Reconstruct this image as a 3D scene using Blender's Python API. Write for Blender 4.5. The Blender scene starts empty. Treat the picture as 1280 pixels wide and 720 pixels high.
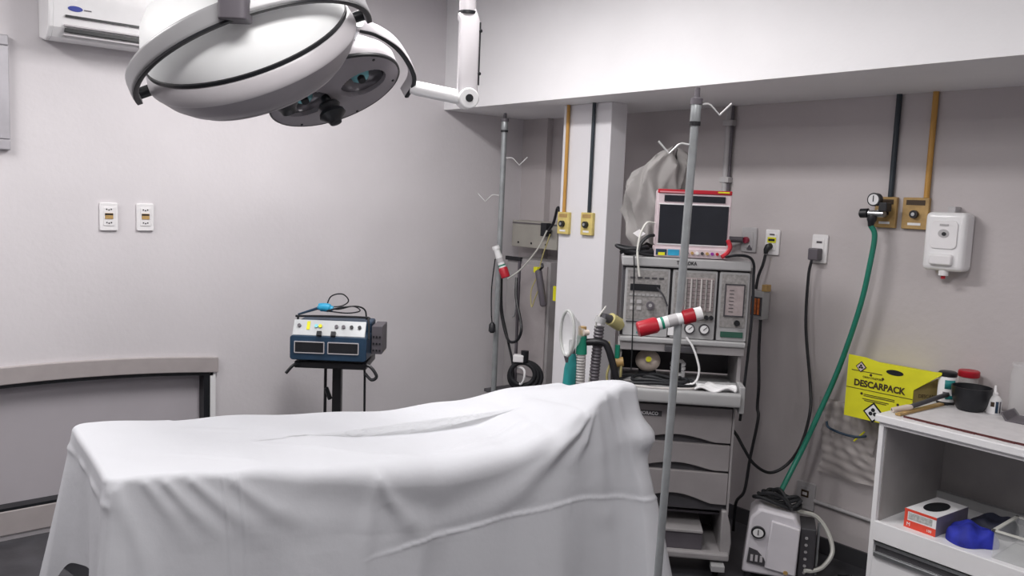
import bpy, math, random
from mathutils import Vector, Matrix
random.seed(7)
SC = bpy.context.scene
COL = SC.collection
PI = math.pi

# ------------------------------------------------------------------ camera
cam_d = bpy.data.cameras.new('camera'); cam = bpy.data.objects.new('camera', cam_d); COL.objects.link(cam)
cam_d.sensor_fit = 'HORIZONTAL'; cam_d.sensor_width = 36.0
cam_d.lens = 36.0 * 1038.0 / 1280.0
_xa = Vector((0.643, 0.764, 0.040)); _fw = Vector((-0.758, 0.644, -0.106)).normalized()
_xa = (_xa - _fw * _xa.dot(_fw)).normalized(); _up = _xa.cross(_fw)
cam.matrix_world = Matrix(((_xa.x, _up.x, -_fw.x, 0), (_xa.y, _up.y, -_fw.y, 0), (_xa.z, _up.z, -_fw.z, 1.68), (0, 0, 0, 1)))
cam_d.clip_start = 0.02
SC.camera = cam

# ------------------------------------------------------------------ world, lights, exposure
w = bpy.data.worlds.new('world'); SC.world = w; w.use_nodes = True
w.node_tree.nodes['Background'].inputs[0].default_value = (0.8, 0.85, 0.9, 1)
w.node_tree.nodes['Background'].inputs[1].default_value = 0.3
SC.view_settings.view_transform = 'Standard'; SC.view_settings.look = 'None'
SC.view_settings.gamma = 1.0; SC.view_settings.use_curve_mapping = False
SC.view_settings.exposure = -0.12
XL, YB, ZS, ZC, YBM = -4.34, 3.78, 2.22, 2.95, 3.07
XR, YF = 1.7, -2.4
def area(name, loc, sx, sy, power, col=(1, 0.97, 0.96), rot=(0, 0, 0)):
    l = bpy.data.lights.new(name, 'AREA'); l.shape = 'RECTANGLE'; l.size = sx; l.size_y = sy
    l.energy = power; l.color = col
    o = bpy.data.objects.new(name, l); COL.objects.link(o); o.location = loc; o.rotation_euler = rot
    return o
FIX = [(-2.75, 1.75, 1.2, 0.3, 50, 'white ceiling light fitting nearest the beam, above the covered table'), (-1.0, 0.6, 0.3, 1.2, 44, 'white ceiling light fitting in front of the shelf unit side of the room'), (0.5, 1.9, 0.3, 1.2, 18, 'white ceiling light fitting nearest the right wall'), (-3.3, -0.5, 1.2, 0.3, 46, 'white ceiling light fitting nearest the left wall window')]
for (fx, fy, sx, sy, pw, lb) in FIX:
    area('ceiling_light_lamp', (fx, fy, ZC - 0.085), sx, sy, pw)

# ------------------------------------------------------------------ materials
_m = {}
def mat(name, col, rough=0.5, metal=0.0, var=0.05, scale=12.0, bump=0.0, bscale=60.0, spec=0.5, trans=0.0, alpha=1.0, coat=0.0, emit=None, ior=1.45):
    m = bpy.data.materials.new(name); m.use_nodes = True
    nt = m.node_tree; b = nt.nodes['Principled BSDF']
    tc = nt.nodes.new('ShaderNodeTexCoord')
    n = nt.nodes.new('ShaderNodeTexNoise'); n.inputs['Scale'].default_value = scale; n.inputs['Detail'].default_value = 4
    nt.links.new(tc.outputs['Object'], n.inputs['Vector'])
    r = nt.nodes.new('ShaderNodeValToRGB')
    r.color_ramp.elements[0].position = 0.3; r.color_ramp.elements[1].position = 0.7
    c0 = [max(0, c * (1 - var)) for c in col]; c1 = [min(1, c * (1 + var)) for c in col]
    r.color_ramp.elements[0].color = (*c0, 1); r.color_ramp.elements[1].color = (*c1, 1)
    nt.links.new(n.outputs['Fac'], r.inputs['Fac']); nt.links.new(r.outputs['Color'], b.inputs['Base Color'])
    b.inputs['Roughness'].default_value = rough; b.inputs['Metallic'].default_value = metal
    b.inputs['Specular IOR Level'].default_value = spec; b.inputs['Transmission Weight'].default_value = trans
    b.inputs['Alpha'].default_value = alpha; b.inputs['Coat Weight'].default_value = coat; b.inputs['IOR'].default_value = ior
    if emit: b.inputs['Emission Color'].default_value = (*emit[0], 1); b.inputs['Emission Strength'].default_value = emit[1]
    if bump:
        n2 = nt.nodes.new('ShaderNodeTexNoise'); n2.inputs['Scale'].default_value = bscale; n2.inputs['Detail'].default_value = 5
        nt.links.new(tc.outputs['Object'], n2.inputs['Vector'])
        bp = nt.nodes.new('ShaderNodeBump'); bp.inputs['Strength'].default_value = bump; bp.inputs['Distance'].default_value = 0.01
        nt.links.new(n2.outputs['Fac'], bp.inputs['Height']); nt.links.new(bp.outputs['Normal'], b.inputs['Normal'])
    _m[name] = m
    return m
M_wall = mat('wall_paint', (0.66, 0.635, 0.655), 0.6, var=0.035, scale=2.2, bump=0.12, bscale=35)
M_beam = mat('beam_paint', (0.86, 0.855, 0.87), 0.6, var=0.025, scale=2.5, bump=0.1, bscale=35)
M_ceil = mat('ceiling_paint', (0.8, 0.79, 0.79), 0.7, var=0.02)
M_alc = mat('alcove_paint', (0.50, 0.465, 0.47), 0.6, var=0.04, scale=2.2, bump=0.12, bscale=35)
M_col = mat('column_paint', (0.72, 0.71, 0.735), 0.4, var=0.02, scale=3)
M_floor = mat('floor_vinyl', (0.055, 0.055, 0.062), 0.35, var=0.25, scale=9, bump=0.05)
M_base = mat('skirting_dark', (0.045, 0.045, 0.05), 0.4)
M_trim = mat('trim_beige', (0.40, 0.365, 0.365), 0.5, var=0.05)
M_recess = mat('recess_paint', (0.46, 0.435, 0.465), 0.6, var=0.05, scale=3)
M_black = mat('black_plastic', (0.012, 0.013, 0.016), 0.4, var=0.2)
M_rubber = mat('black_rubber', (0.014, 0.015, 0.018), 0.6, var=0.2)
M_blackm = mat('black_metal', (0.02, 0.02, 0.023), 0.35, metal=0.3)
M_white = mat('white_enamel', (0.82, 0.82, 0.83), 0.25, var=0.02, coat=0.3)
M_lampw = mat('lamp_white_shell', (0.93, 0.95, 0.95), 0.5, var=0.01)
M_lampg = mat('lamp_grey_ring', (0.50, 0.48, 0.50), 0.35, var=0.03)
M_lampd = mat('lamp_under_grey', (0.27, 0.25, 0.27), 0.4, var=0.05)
M_yoke = mat('yoke_grey', (0.34, 0.34, 0.35), 0.35, var=0.04, metal=0.1)
M_dkgrey = mat('dark_grey_plastic', (0.11, 0.10, 0.115), 0.45, var=0.1)
M_chrome = mat('brushed_steel', (0.55, 0.57, 0.58), 0.28, metal=0.9, var=0.1, scale=30)
M_hook = mat('hook_steel', (0.62, 0.62, 0.62), 0.4, metal=0.3)
M_pole = mat('pole_aluminium', (0.33, 0.35, 0.36), 0.4, metal=0.45, var=0.12, scale=20)
M_lens = mat('reflector_grey', (0.17, 0.16, 0.175), 0.2, metal=0.4, var=0.2, scale=8)
M_teal = mat('teal_glass', (0.25, 0.62, 0.68), 0.1, var=0.2)
M_sheet = mat('white_cotton_sheet', (0.55, 0.56, 0.59), 0.85, var=0.015, scale=6, bump=0.25, bscale=16, spec=0.2)
M_pw = mat('socket_white', (0.80, 0.79, 0.80), 0.35, var=0.02)
M_pg = mat('socket_grey', (0.45, 0.44, 0.45), 0.4, var=0.05)
M_yel = mat('gas_plate_yellow', (0.62, 0.50, 0.17), 0.45, var=0.15, scale=25)
M_brown = mat('gas_plate_ochre', (0.42, 0.27, 0.10), 0.45, var=0.2, scale=25)
M_ypipe = mat('yellow_pipe', (0.50, 0.27, 0.06), 0.4, var=0.1)
M_bpipe = mat('black_pipe', (0.022, 0.032, 0.042), 0.4, var=0.1)
M_mach = mat('machine_grey', (0.34, 0.325, 0.33), 0.45, var=0.06, scale=8)
M_machl = mat('machine_light', (0.38, 0.38, 0.385), 0.4, var=0.06, scale=10)
M_machd = mat('machine_dark', (0.06, 0.058, 0.065), 0.5, var=0.15)
M_panel = mat('instrument_panel', (0.27, 0.26, 0.255), 0.5, var=0.25, scale=70)
M_draw = mat('drawer_grey', (0.30, 0.28, 0.285), 0.5, var=0.04)
M_red = mat('red_plastic', (0.42, 0.012, 0.025), 0.4, var=0.12)
M_bez = mat('monitor_bezel', (0.62, 0.52, 0.55), 0.4, var=0.08, scale=15)
M_scr = mat('dark_screen', (0.018, 0.02, 0.026), 0.12, var=0.1)
M_blue = mat('blue_plastic', (0.02, 0.16, 0.42), 0.4, var=0.2)
M_cyan = mat('cyan_plastic', (0.03, 0.33, 0.55), 0.4, var=0.2)
M_navy = mat('navy_case', (0.018, 0.045, 0.085), 0.4, var=0.2)
M_silver = mat('silver_panel', (0.50, 0.52, 0.53), 0.35, metal=0.3, var=0.1)
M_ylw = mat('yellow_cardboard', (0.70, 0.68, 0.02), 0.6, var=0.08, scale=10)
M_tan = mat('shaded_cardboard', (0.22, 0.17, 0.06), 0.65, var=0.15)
M_brn = mat('brown_print', (0.05, 0.03, 0.015), 0.6)
M_green = mat('green_hose', (0.015, 0.19, 0.13), 0.35, var=0.1)
M_tealr = mat('teal_rubber', (0.02, 0.24, 0.24), 0.45, var=0.15)
M_grn2 = mat('green_sleeve', (0.01, 0.22, 0.14), 0.4, var=0.1)
M_clear = mat('clear_plastic', (0.80, 0.82, 0.82), 0.12, var=0.02, alpha=0.22)
M_film = mat('plastic_film', (0.52, 0.48, 0.47), 0.3, var=0.05, alpha=0.6)
M_tube = mat('clear_tubing', (0.62, 0.62, 0.58), 0.3, var=0.08)
M_ytube = mat('yellowed_tubing', (0.45, 0.40, 0.18), 0.35, var=0.15)
M_corr = mat('corrugated_hose', (0.48, 0.46, 0.45), 0.5, var=0.1)
M_orange = mat('orange_coil', (0.55, 0.14, 0.03), 0.5, var=0.3, scale=60)
M_pump = mat('pump_white', (0.66, 0.64, 0.68), 0.4, var=0.03)
M_cover = mat('grey_cover_cloth', (0.24, 0.23, 0.225), 0.55, var=0.1, scale=5)
M_blueb = mat('blue_fabric', (0.02, 0.03, 0.35), 0.7, var=0.5, scale=14)
M_redbox = mat('red_box_print', (0.70, 0.07, 0.04), 0.55, var=0.08)
M_paper = mat('paper_white', (0.78, 0.78, 0.79), 0.7, var=0.03)
M_beige = mat('beige_rubber', (0.66, 0.57, 0.50), 0.5, var=0.15)
M_boxg = mat('grey_box_paint', (0.36, 0.345, 0.31), 0.5, var=0.05)
M_glass = mat('window_glass', (0.30, 0.30, 0.34), 0.08, var=0.05)
M_alum = mat('window_aluminium', (0.45, 0.44, 0.47), 0.35, metal=0.4, var=0.08)
M_mattress = mat('table_pad', (0.03, 0.03, 0.035), 0.5)
M_diff = mat('light_diffuser', (0.9, 0.9, 0.9), 0.5, emit=((1, 0.98, 0.96), 2.0))

# ------------------------------------------------------------------ mesh helpers
def cat(pts, n=8, closed=False):
    P = [Vector(p) for p in pts]
    if len(P) < 3: return P
    out = []; N = len(P); rng = N if closed else N - 1
    for i in range(rng):
        p0 = P[(i - 1) % N] if closed or i > 0 else P[0] * 2 - P[1]
        p1 = P[i]; p2 = P[(i + 1) % N]
        p3 = P[(i + 2) % N] if closed or i + 2 < N else P[-1] * 2 - P[-2]
        for k in range(n):
            t = k / n
            out.append(0.5 * ((2 * p1) + (p2 - p0) * t + (2 * p0 - 5 * p1 + 4 * p2 - p3) * t * t + (3 * p1 - p0 - 3 * p2 + p3) * t ** 3))
    if not closed: out.append(P[-1])
    return out
class MB:
    def __init__(s): s.v = []; s.f = []; s.mi = []; s.mats = []; s.cur = 0
    def use(s, m):
        if m not in s.mats: s.mats.append(m)
        s.cur = s.mats.index(m); return s
    def add(s, vs, fs, M=None):
        b = len(s.v)
        for p in vs:
            p = Vector(p); s.v.append(tuple(M @ p if M else p))
        for f in fs: s.f.append([b + i for i in f]); s.mi.append(s.cur)
        return s
    def box(s, x0, x1, y0, y1, z0, z1, M=None):
        vs = [(x, y, z) for z in (z0, z1) for y in (y0, y1) for x in (x0, x1)]
        return s.add(vs, [(0, 2, 3, 1), (4, 5, 7, 6), (0, 1, 5, 4), (2, 6, 7, 3), (0, 4, 6, 2), (1, 3, 7, 5)], M)
    def tube(s, pts, r, n=8, closed=False, caps=True, M=None, flat=None, upv=None):
        P = [Vector(p) for p in pts]; N = len(P); rs = r if isinstance(r, (list, tuple)) else [r] * N
        T = []
        for i in range(N):
            a = P[(i - 1) % N] if closed or i > 0 else P[i]; b = P[(i + 1) % N] if closed or i < N - 1 else P[i]
            t = (b - a); T.append(t.normalized() if t.length > 1e-9 else Vector((0, 0, 1)))
        u = Vector(upv) if upv else (Vector((0, 0, 1)) if abs(T[0].z) < 0.9 else Vector((1, 0, 0)))
        vs = []; 
        for i in range(N):
            if upv: u = Vector(upv)
            u = (u - T[i] * u.dot(T[i]))
            u = u.normalized() if u.length > 1e-6 else T[i].orthogonal().normalized()
            w_ = T[i].cross(u)
            for k in range(n):
                a = 2 * PI * (k + 0.5) / n
                if flat:      # flat = (half along u, half across): rounded rectangle
                    c, q = math.cos(a), math.sin(a); e = 0.35
                    vs.append(P[i] + u * flat[0] * math.copysign(abs(c) ** e, c) + w_ * flat[1] * math.copysign(abs(q) ** e, q))
                else:
                    vs.append(P[i] + (u * math.cos(a) + w_ * math.sin(a)) * rs[i])
        fs = []
        for i in range(N if closed else N - 1):
            j = (i + 1) % N
            for k in range(n):
                l = (k + 1) % n; fs.append((i * n + k, i * n + l, j * n + l, j * n + k))
        if caps and not closed:
            fs.append(tuple(reversed(range(n)))); fs.append(tuple((N - 1) * n + k for k in range(n)))
        return s.add(vs, fs, M)
    def cyl(s, a, b, r, n=20, r2=None, M=None):
        return s.tube([a, b], [r, r if r2 is None else r2], n, M=M)
    def lathe(s, prof, n=32, M=None, cap0=True, cap1=True, sx=1, sy=1):
        vs = []; fs = []; K = len(prof)
        for (r, z) in prof:
            for k in range(n):
                a = 2 * PI * k / n; vs.append((r * math.cos(a) * sx, r * math.sin(a) * sy, z))
        for i in range(K - 1):
            for k in range(n):
                l = (k + 1) % n; fs.append((i * n + k, i * n + l, (i + 1) * n + l, (i + 1) * n + k))
        if cap0: fs.append(tuple(reversed(range(n))))
        if cap1: fs.append(tuple((K - 1) * n + k for k in range(n)))
        return s.add(vs, fs, M)
    def prism(s, poly, y0, y1, M=None):       # polygon in local x,z pushed along y
        n = len(poly); vs = [(x, y0, z) for x, z in poly] + [(x, y1, z) for x, z in poly]
        fs = [tuple(range(n)), tuple(reversed(range(n, 2 * n)))]
        for k in range(n):
            l = (k + 1) % n; fs.append((k, k + n, l + n, l))
        return s.add(vs, fs, M)
    def grid(s, fn, nu, nv, closeu=False, M=None):
        vs = [fn(i / (nu if closeu else nu - 1), j / (nv - 1)) for j in range(nv) for i in range(nu)]
        fs = []
        for j in range(nv - 1):
            for i in range(nu if closeu else nu - 1):
                k = (i + 1) % nu; fs.append((j * nu + i, j * nu + k, (j + 1) * nu + k, (j + 1) * nu + i))
        return s.add(vs, fs, M)
    def build(s, name, m=None, parent=None, smooth=True, bevel=0.0, seg=2, label=None, kind=None, solid=0.0, ang=40):
        me = bpy.data.meshes.new(name); me.from_pydata(s.v, [], s.f)
        if s.mats:
            for q in s.mats: me.materials.append(q)
            me.polygons.foreach_set('material_index', s.mi)
        elif m: me.materials.append(m)
        me.update()
        o = bpy.data.objects.new(name, me); COL.objects.link(o)
        if parent: o.parent = parent
        import bmesh
        bm = bmesh.new(); bm.from_mesh(me)
        if not solid: bmesh.ops.recalc_face_normals(bm, faces=bm.faces)
        for f in bm.faces: f.smooth = smooth
        if smooth:
            for e in bm.edges:
                if len(e.link_faces) == 2 and e.calc_face_angle(0) > math.radians(ang): e.smooth = False
        bm.to_mesh(me); bm.free()
        if solid:
            md = o.modifiers.new('solid', 'SOLIDIFY'); md.thickness = solid; md.offset = 0
        if bevel:
            md = o.modifiers.new('bevel', 'BEVEL'); md.width = bevel; md.segments = seg; md.limit_method = 'ANGLE'; md.angle_limit = math.radians(40)
        if label: o['label'] = label
        if kind: o['kind'] = kind
        return o
def tag(o, label=None, category=None, group=None, kind=None):
    if label: o['label'] = label
    if category: o['category'] = category
    if group: o['group'] = group
    if kind: o['kind'] = kind
    return o
def thing(name, label, category, loc=(0, 0, 0), rz=0.0, group=None):
    o = bpy.data.objects.new(name, None); COL.objects.link(o); o.empty_display_size = 0.05
    o.location = loc; o.rotation_euler = (0, 0, rz)
    return tag(o, label, category, group)
def dup(root, loc=None, label=None, rz=None):
    def cp(o, par):
        c = o.copy(); COL.objects.link(c)
        if par: c.parent = par
        for ch in kids.get(o.name, []): cp(ch, c)
        return c
    kids = {}
    for o in list(bpy.data.objects):
        if o.parent: kids.setdefault(o.parent.name, []).append(o)
    r = cp(root, None)
    if loc: r.location = loc
    if rz is not None: r.rotation_euler = (0, 0, rz)
    if label: r['label'] = label
    return r
def text(s, size, m, parent, loc, name='lettering', rot=(PI / 2, 0, 0), ext=0.0006, sx=1.0, bold=0.0):
    c = bpy.data.curves.new('t', 'FONT'); c.body = s; c.size = size; c.extrude = ext; c.align_x = 'CENTER'; c.align_y = 'CENTER'; c.offset = bold
    c.resolution_u = 3
    t = bpy.data.objects.new('t', c); COL.objects.link(t)
    bpy.context.view_layer.update()
    me = bpy.data.meshes.new_from_object(t.evaluated_get(bpy.context.evaluated_depsgraph_get()))
    bpy.data.objects.remove(t); me.name = name; me.materials.clear(); me.materials.append(m)
    o = bpy.data.objects.new(name, me); COL.objects.link(o); o.parent = parent
    o.location = loc; o.rotation_euler = rot; o.scale = (sx, 1, 1)
    return o
def ellipse(cx, cz, rx, rz, n=20, a0=0):
    return [(cx + rx * math.cos(a0 + 2 * PI * k / n), cz + rz * math.sin(a0 + 2 * PI * k / n)) for k in range(n)]
def rrect(x0, x1, z0, z1, r, n=4):
    out = []
    for cx, cz, a in ((x1 - r, z1 - r, 0), (x0 + r, z1 - r, 90), (x0 + r, z0 + r, 180), (x1 - r, z0 + r, 270)):
        for k in range(n + 1):
            t = math.radians(a + 90 * k / n); out.append((cx + r * math.cos(t), cz + r * math.sin(t)))
    return out
def cable(name, pts, r, m, label=None, category='cable', group=None, parent=None, n=7, sub=8, closed=False):
    b = MB(); b.tube(cat(pts, sub, closed), r, n, closed=closed); o = b.build(name, m, parent)
    if not parent: tag(o, label, category, group)
    return o

# ================================================================== STRUCTURE
b = MB().box(XL - .3, XR + .1, YF - .1, YB + .2, -.1, 0); b.build('floor', M_floor, kind='structure', smooth=False)
b = MB().box(XL - .3, XR + .1, YF - .1, YB + .2, ZC, ZC + .1); b.build('ceiling', M_ceil, kind='structure', smooth=False)
RY0, RY1, RZ0 = 0.0, 1.615, 0.145
def arch(y, z0): return z0 + 0.045 * max(0.0, 1 - ((y - 0.80) / 0.83) ** 2)
# left wall, its low recessed panel opening with a gently arched head
b = MB()
b.box(XL - .25, XL, YF - .1, RY0, 0, ZC); b.box(XL - .25, XL, RY1, YB + .2, 0, ZC)
b.box(XL - .25, XL, RY0, RY1, 0, RZ0)
poly = [(RY0 + (RY1 - RY0) * k / 20, arch(RY0 + (RY1 - RY0) * k / 20, 0.695)) for k in range(21)] + [(RY1, ZC), (RY0, ZC)]
RL = Matrix(((0, 1, 0, 0), (1, 0, 0, 0), (0, 0, 1, 0), (0, 0, 0, 1)))
b.prism(poly, XL - .25, XL, M=RL)
b.build('wall_left', M_wall, kind='structure', smooth=False)
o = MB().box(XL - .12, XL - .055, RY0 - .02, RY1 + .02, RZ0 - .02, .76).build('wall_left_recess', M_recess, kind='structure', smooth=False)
tr = bpy.data.objects.new('trim_1', None); COL.objects.link(tr); tr['kind'] = 'structure'; tr['label'] = 'beige trim around the low recessed panel in the left wall'
ys = [-0.03 + (1.64 + 0.03) * k / 24 for k in range(25)]
MB().prism([(y, arch(y, 0.700)) for y in ys] + [(y, arch(y, 0.782)) for y in reversed(ys)], XL - .02, XL + .022, M=RL).build('head_trim', M_trim, tr, smooth=False, bevel=.004)
MB().box(XL - .05, XL + .018, -.03, 1.62, .03, RZ0).build('sill_trim', M_trim, tr, smooth=False, bevel=.004)
ys2 = [RY0 + (RY1 - RY0) * k / 24 for k in range(25)]
MB().prism([(y, arch(y, 0.683)) for y in ys2] + [(y, arch(y, 0.703)) for y in reversed(ys2)], XL - .055, XL + .012, M=RL).build('gasket', M_black, tr, smooth=False, label='black gasket under the trim')
MB().box(XL - .055, XL + .01, RY1 - .05, RY1 - .02, RZ0, .70).build('gasket', M_black, tr, smooth=False)
MB().box(XL - .055, XL + .012, RY1 - .016, RY1 + .012, RZ0, .70).build('jamb_strip', M_white, tr, smooth=False, label='white jamb strip')
MB().box(XL - .055, XL + .012, RY0, RY1, RZ0, RZ0 + .014).build('gasket', M_black, tr, smooth=False)
# back wall, beam and far walls
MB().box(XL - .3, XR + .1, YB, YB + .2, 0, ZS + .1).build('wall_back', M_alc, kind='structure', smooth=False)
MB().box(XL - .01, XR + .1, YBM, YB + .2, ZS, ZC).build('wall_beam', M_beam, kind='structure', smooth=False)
MB().box(XR, XR + .1, YF - .1, YB + .2, 0, ZC).build('wall_right', M_wall, kind='structure', smooth=False)
MB().box(XL - .3, XR + .1, YF - .1, YF, 0, ZC).build('wall_front', M_wall, kind='structure', smooth=False)
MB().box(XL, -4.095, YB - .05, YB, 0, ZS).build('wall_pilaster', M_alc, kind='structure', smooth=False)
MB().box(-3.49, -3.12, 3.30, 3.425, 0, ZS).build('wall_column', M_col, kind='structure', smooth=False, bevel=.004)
MB().box(-4.09, XR, YB - .012, YB, 0, .08).build('baseboard_back', M_base, kind='structure', smooth=False)
MB().box(XL, XL + .012, 1.66, YB - .05, 0, .08).build('baseboard_left', M_base, kind='structure', smooth=False)
# window at the left edge
wn = bpy.data.objects.new('window_1', None); COL.objects.link(wn); wn['kind'] = 'structure'; wn['label'] = 'aluminium framed window at the left edge of the left wall'
WY1, WZ0, WZ1 = .70, 1.81, 2.31
f = MB()
for (a, c, d_, e) in ((-.3, WY1, WZ0, WZ0 + .045), (-.3, WY1, WZ1 - .045, WZ1), (-.3, -.255, WZ0 + .046, WZ1 - .046), (WY1 - .045, WY1, WZ0 + .046, WZ1 - .046)):
    f.box(XL, XL + .03, a, c, d_, e)
f.build('window_frame', M_alum, wn, smooth=False, bevel=.004)
MB().box(XL + .002, XL + .012, -.26, WY1 - .04, WZ0 + .04, WZ1 - .04).build('pane', M_glass, wn, smooth=False)
# ceiling fixtures
for i, (fx, fy, sx, sy, pw, lb) in enumerate(FIX):
    t = thing('ceiling_light', lb, 'ceiling light', (fx, fy, ZC), group='ceiling light fittings')
    MB().box(-sx / 2 - .03, sx / 2 + .03, -sy / 2 - .03, sy / 2 + .03, -.06, 0).build('housing', M_white, t, smooth=False, bevel=.005)
    MB().box(-sx / 2, sx / 2, -sy / 2, sy / 2, -.07, -.06).build('diffuser', M_diff, t, smooth=False)

# ================================================================== SURGICAL LAMP (two heads on one ceiling mount)
def frame(c, a, n):
    a = Vector(a).normalized(); n = Vector(n); n = (n - a * n.dot(a)).normalized(); bb = n.cross(a)
    c = Vector(c)
    return Matrix(((a.x, bb.x, n.x, c.x), (a.y, bb.y, n.y, c.y), (a.z, bb.z, n.z, c.z), (0, 0, 0, 1)))
LR = Vector((-2.33, 1.38, ZC))
lamp = thing('surgical_lamp', 'white ceiling mounted operating lamp with two round heads above the covered table', 'surgical lamp', LR)
F1 = Matrix.Translation(-LR) @ frame((-2.371, 1.001, 2.070), (.405, .82, .404), (.277, -.531, .801)) @ Matrix.Scale(.955, 4)
F2 = Matrix.Translation(-LR) @ frame((-2.758, 1.471, 2.038), (.471, .786, .401), (-.446, -.18, .877))
# big head: z=0 is the widest ridge
shell = MB().lathe([(.304, .062), (.302, .085), (.292, .125), (.27, .17), (.235, .205), (.18, .232), (.11, .248), (.03, .254), (.001, .254)], 72, M=F1).build('lamp_head', M_lampw, lamp, label='large white domed lamp head')
MB().lathe([(.302, .05), (.309, .052), (.309, .062), (.302, .064)], 72, M=F1, cap0=False, cap1=False).build('gasket', M_black, shell)
MB().lathe([(.306, .052), (.313, .045), (.320, .02), (.322, .004), (.319, -.002)], 72, M=F1, cap0=False, cap1=False).build('rim_ring', M_lampg, shell)
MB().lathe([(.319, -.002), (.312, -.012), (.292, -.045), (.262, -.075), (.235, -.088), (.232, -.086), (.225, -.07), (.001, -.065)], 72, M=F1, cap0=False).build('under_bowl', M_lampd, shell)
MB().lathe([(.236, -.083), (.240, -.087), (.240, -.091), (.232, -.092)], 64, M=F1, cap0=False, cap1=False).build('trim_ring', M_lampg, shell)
def handle(Mx, z0, par, s=1.0):
    prof = [(.018 * s, z0), (.018 * s, z0 - .03), (.035 * s, z0 - .04), (.042 * s, z0 - .055), (.034 * s, z0 - .072), (.046 * s, z0 - .088), (.05 * s, z0 - .105), (.036 * s, z0 - .122), (.026 * s, z0 - .135), (.022 * s, z0 - .15), (.001, z0 - .153)]
    MB().lathe(prof, 20, M=Mx).build('handle', M_black, par, label='black knobbed focus handle')
handle(F1 @ Matrix.Translation((.03, 0, 0)), -.065, shell, 1.1)
# big yoke
q = math.radians(51)
def yk(ang, R, M, tilt):   # semicircle in plane of local x and (n cos + toward sin)
    sgn = TW
    return M @ Vector((R * math.cos(ang), sgn * R * math.sin(ang) * math.sin(tilt), R * math.sin(ang) * math.cos(tilt)))
nb = F1.to_3x3() @ Vector((0, 1, 0)); TW = 1.0 if nb.dot(Vector((.914, -.381, -.142))) > 0 else -1.0
pts = [yk(PI * k / 40, .362, F1, q) for k in range(41)]
pl = (F1.to_3x3() @ Vector((0, TW * math.cos(q), -math.sin(q)))).normalized()
yo = MB().tube(pts, .02, 12, flat=(.025, .010), upv=pl).build('yoke', M_yoke, lamp, label='curved grey yoke over the large head')
cen = F1 @ Vector((0, 0, 0))
MB().tube([p - pl * .026 * (1 if (pl.z > 0) else -1) for p in pts], .004, 8, flat=(.004, .008), upv=pl).build('yoke_strip', M_black, yo, label='black lower edge strip')
for sgn in (-1, 1):
    MB().cyl(F1 @ Vector((sgn * .30, 0, 0)), F1 @ Vector((sgn * .372, 0, 0)), .016, 16).build('pivot', M_black, lamp)
mid = yk(PI * .5, .365, F1, q)
up = Vector((0, 0, 1))
MB().tube([mid + Vector((0, 0, -.035)), mid + Vector((0, 0, .0)), mid + Vector((0, 0, .10)), mid + Vector((0, 0, .16))], .04, 16, flat=(.036, .034), upv=(.64, .76, 0)).build('yoke_bracket', M_dkgrey, lamp, bevel=.004, label='dark grey bracket on the yoke')
hb = Vector((mid.x, mid.y, -.22))
MB().cyl(mid + Vector((0, 0, .14)), hb, .025).build('drop_tube', M_yoke, lamp)
MB().tube([(0, 0, -.22), hb + Vector((0, 0, 0))], .03, 12, flat=(.035, .028)).build('boom_arm', M_white, lamp)
# small head: z=0 is the face
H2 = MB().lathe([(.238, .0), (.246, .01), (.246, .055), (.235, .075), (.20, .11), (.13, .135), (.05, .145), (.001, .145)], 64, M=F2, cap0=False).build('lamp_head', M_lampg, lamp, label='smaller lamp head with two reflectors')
MB().lathe([(.240, -.004), (.247, .0), (.247, .008), (.240, .01)], 64, M=F2, cap0=False, cap1=False).build('gasket', M_black, H2)
# face plate built with two round openings
fm = MB()
holes = [(-.112, -.012), (.104, -.012)]; HR = .086
fn = 64
vs = []; 
def facept(i, j):
    return None
# plate as polar grid, pushed inward inside each opening
def fp(u, v):
    a = 2 * PI * u; r = .001 + .239 * v
    x, y = r * math.cos(a), r * math.sin(a); z = -.002 - .012 * (1 - v * v)
    for hx, hy in holes:
        d2 = math.hypot(x - hx, y - hy)
        if d2 < HR: z += .045 * min(1.0, (HR - d2) / .006) + .03 * max(0, 1 - (d2 / HR) ** 2)
    return (x, y, z)
fm.grid(fp, 160, 90, closeu=True, M=F2)
fo = fm.build('face_plate', M_lampd, H2)
for hx, hy in holes:
    T = F2 @ Matrix.Translation((hx, hy, 0))
    MB().lathe([(.082, .004), (.078, .02), (.066, .034), (.04, .044), (.001, .047)], 32, M=T, cap0=False).build('reflector', M_lens, H2)
    MB().lathe([(.036, .032), (.03, .012), (.018, .004), (.001, .002)], 24, M=T @ Matrix.Translation((0, -.012 * TW, .004)), cap0=False).build('bulb_cover', M_teal, H2, label='teal tinted bulb cover')
    MB().cyl(T @ Vector((0, 0, .03)), T @ Vector((0, -.01, -.004)), .014, 14).build('bulb_cap', M_black, H2)
for k in range(6):
    a = 2 * PI * k / 6 + .3
    MB().cyl(F2 @ Vector((.222 * math.cos(a), .222 * math.sin(a), .0)), F2 @ Vector((.222 * math.cos(a), .222 * math.sin(a), -.007)), .005, 8).build('screw', M_black, H2)
handle(F2 @ Matrix.Translation((-.040, 0, .008)) @ Matrix.Scale(.72, 4, (0, 0, 1)), -.012, H2, .98)
nb2 = F2.to_3x3() @ Vector((0, 1, 0)); T2 = 1.0 if nb2.dot(Vector((.877, -.468, -.114))) > 0 else -1.0
def y2(d_, R=.29, h=.085): a = math.radians(d_); return F2 @ Vector((R * math.cos(a), T2 * R * math.sin(a), h - .055 * (1 - math.sin(max(0, a))) ))
pts = cat([(-.185, .037, -.716), (-.162, .094, -.726), (-.150, .165, -.761), (-.182, .242, -.814), (-.223, .281, -.855), (-.286, .292, -.897)], 8)
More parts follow.
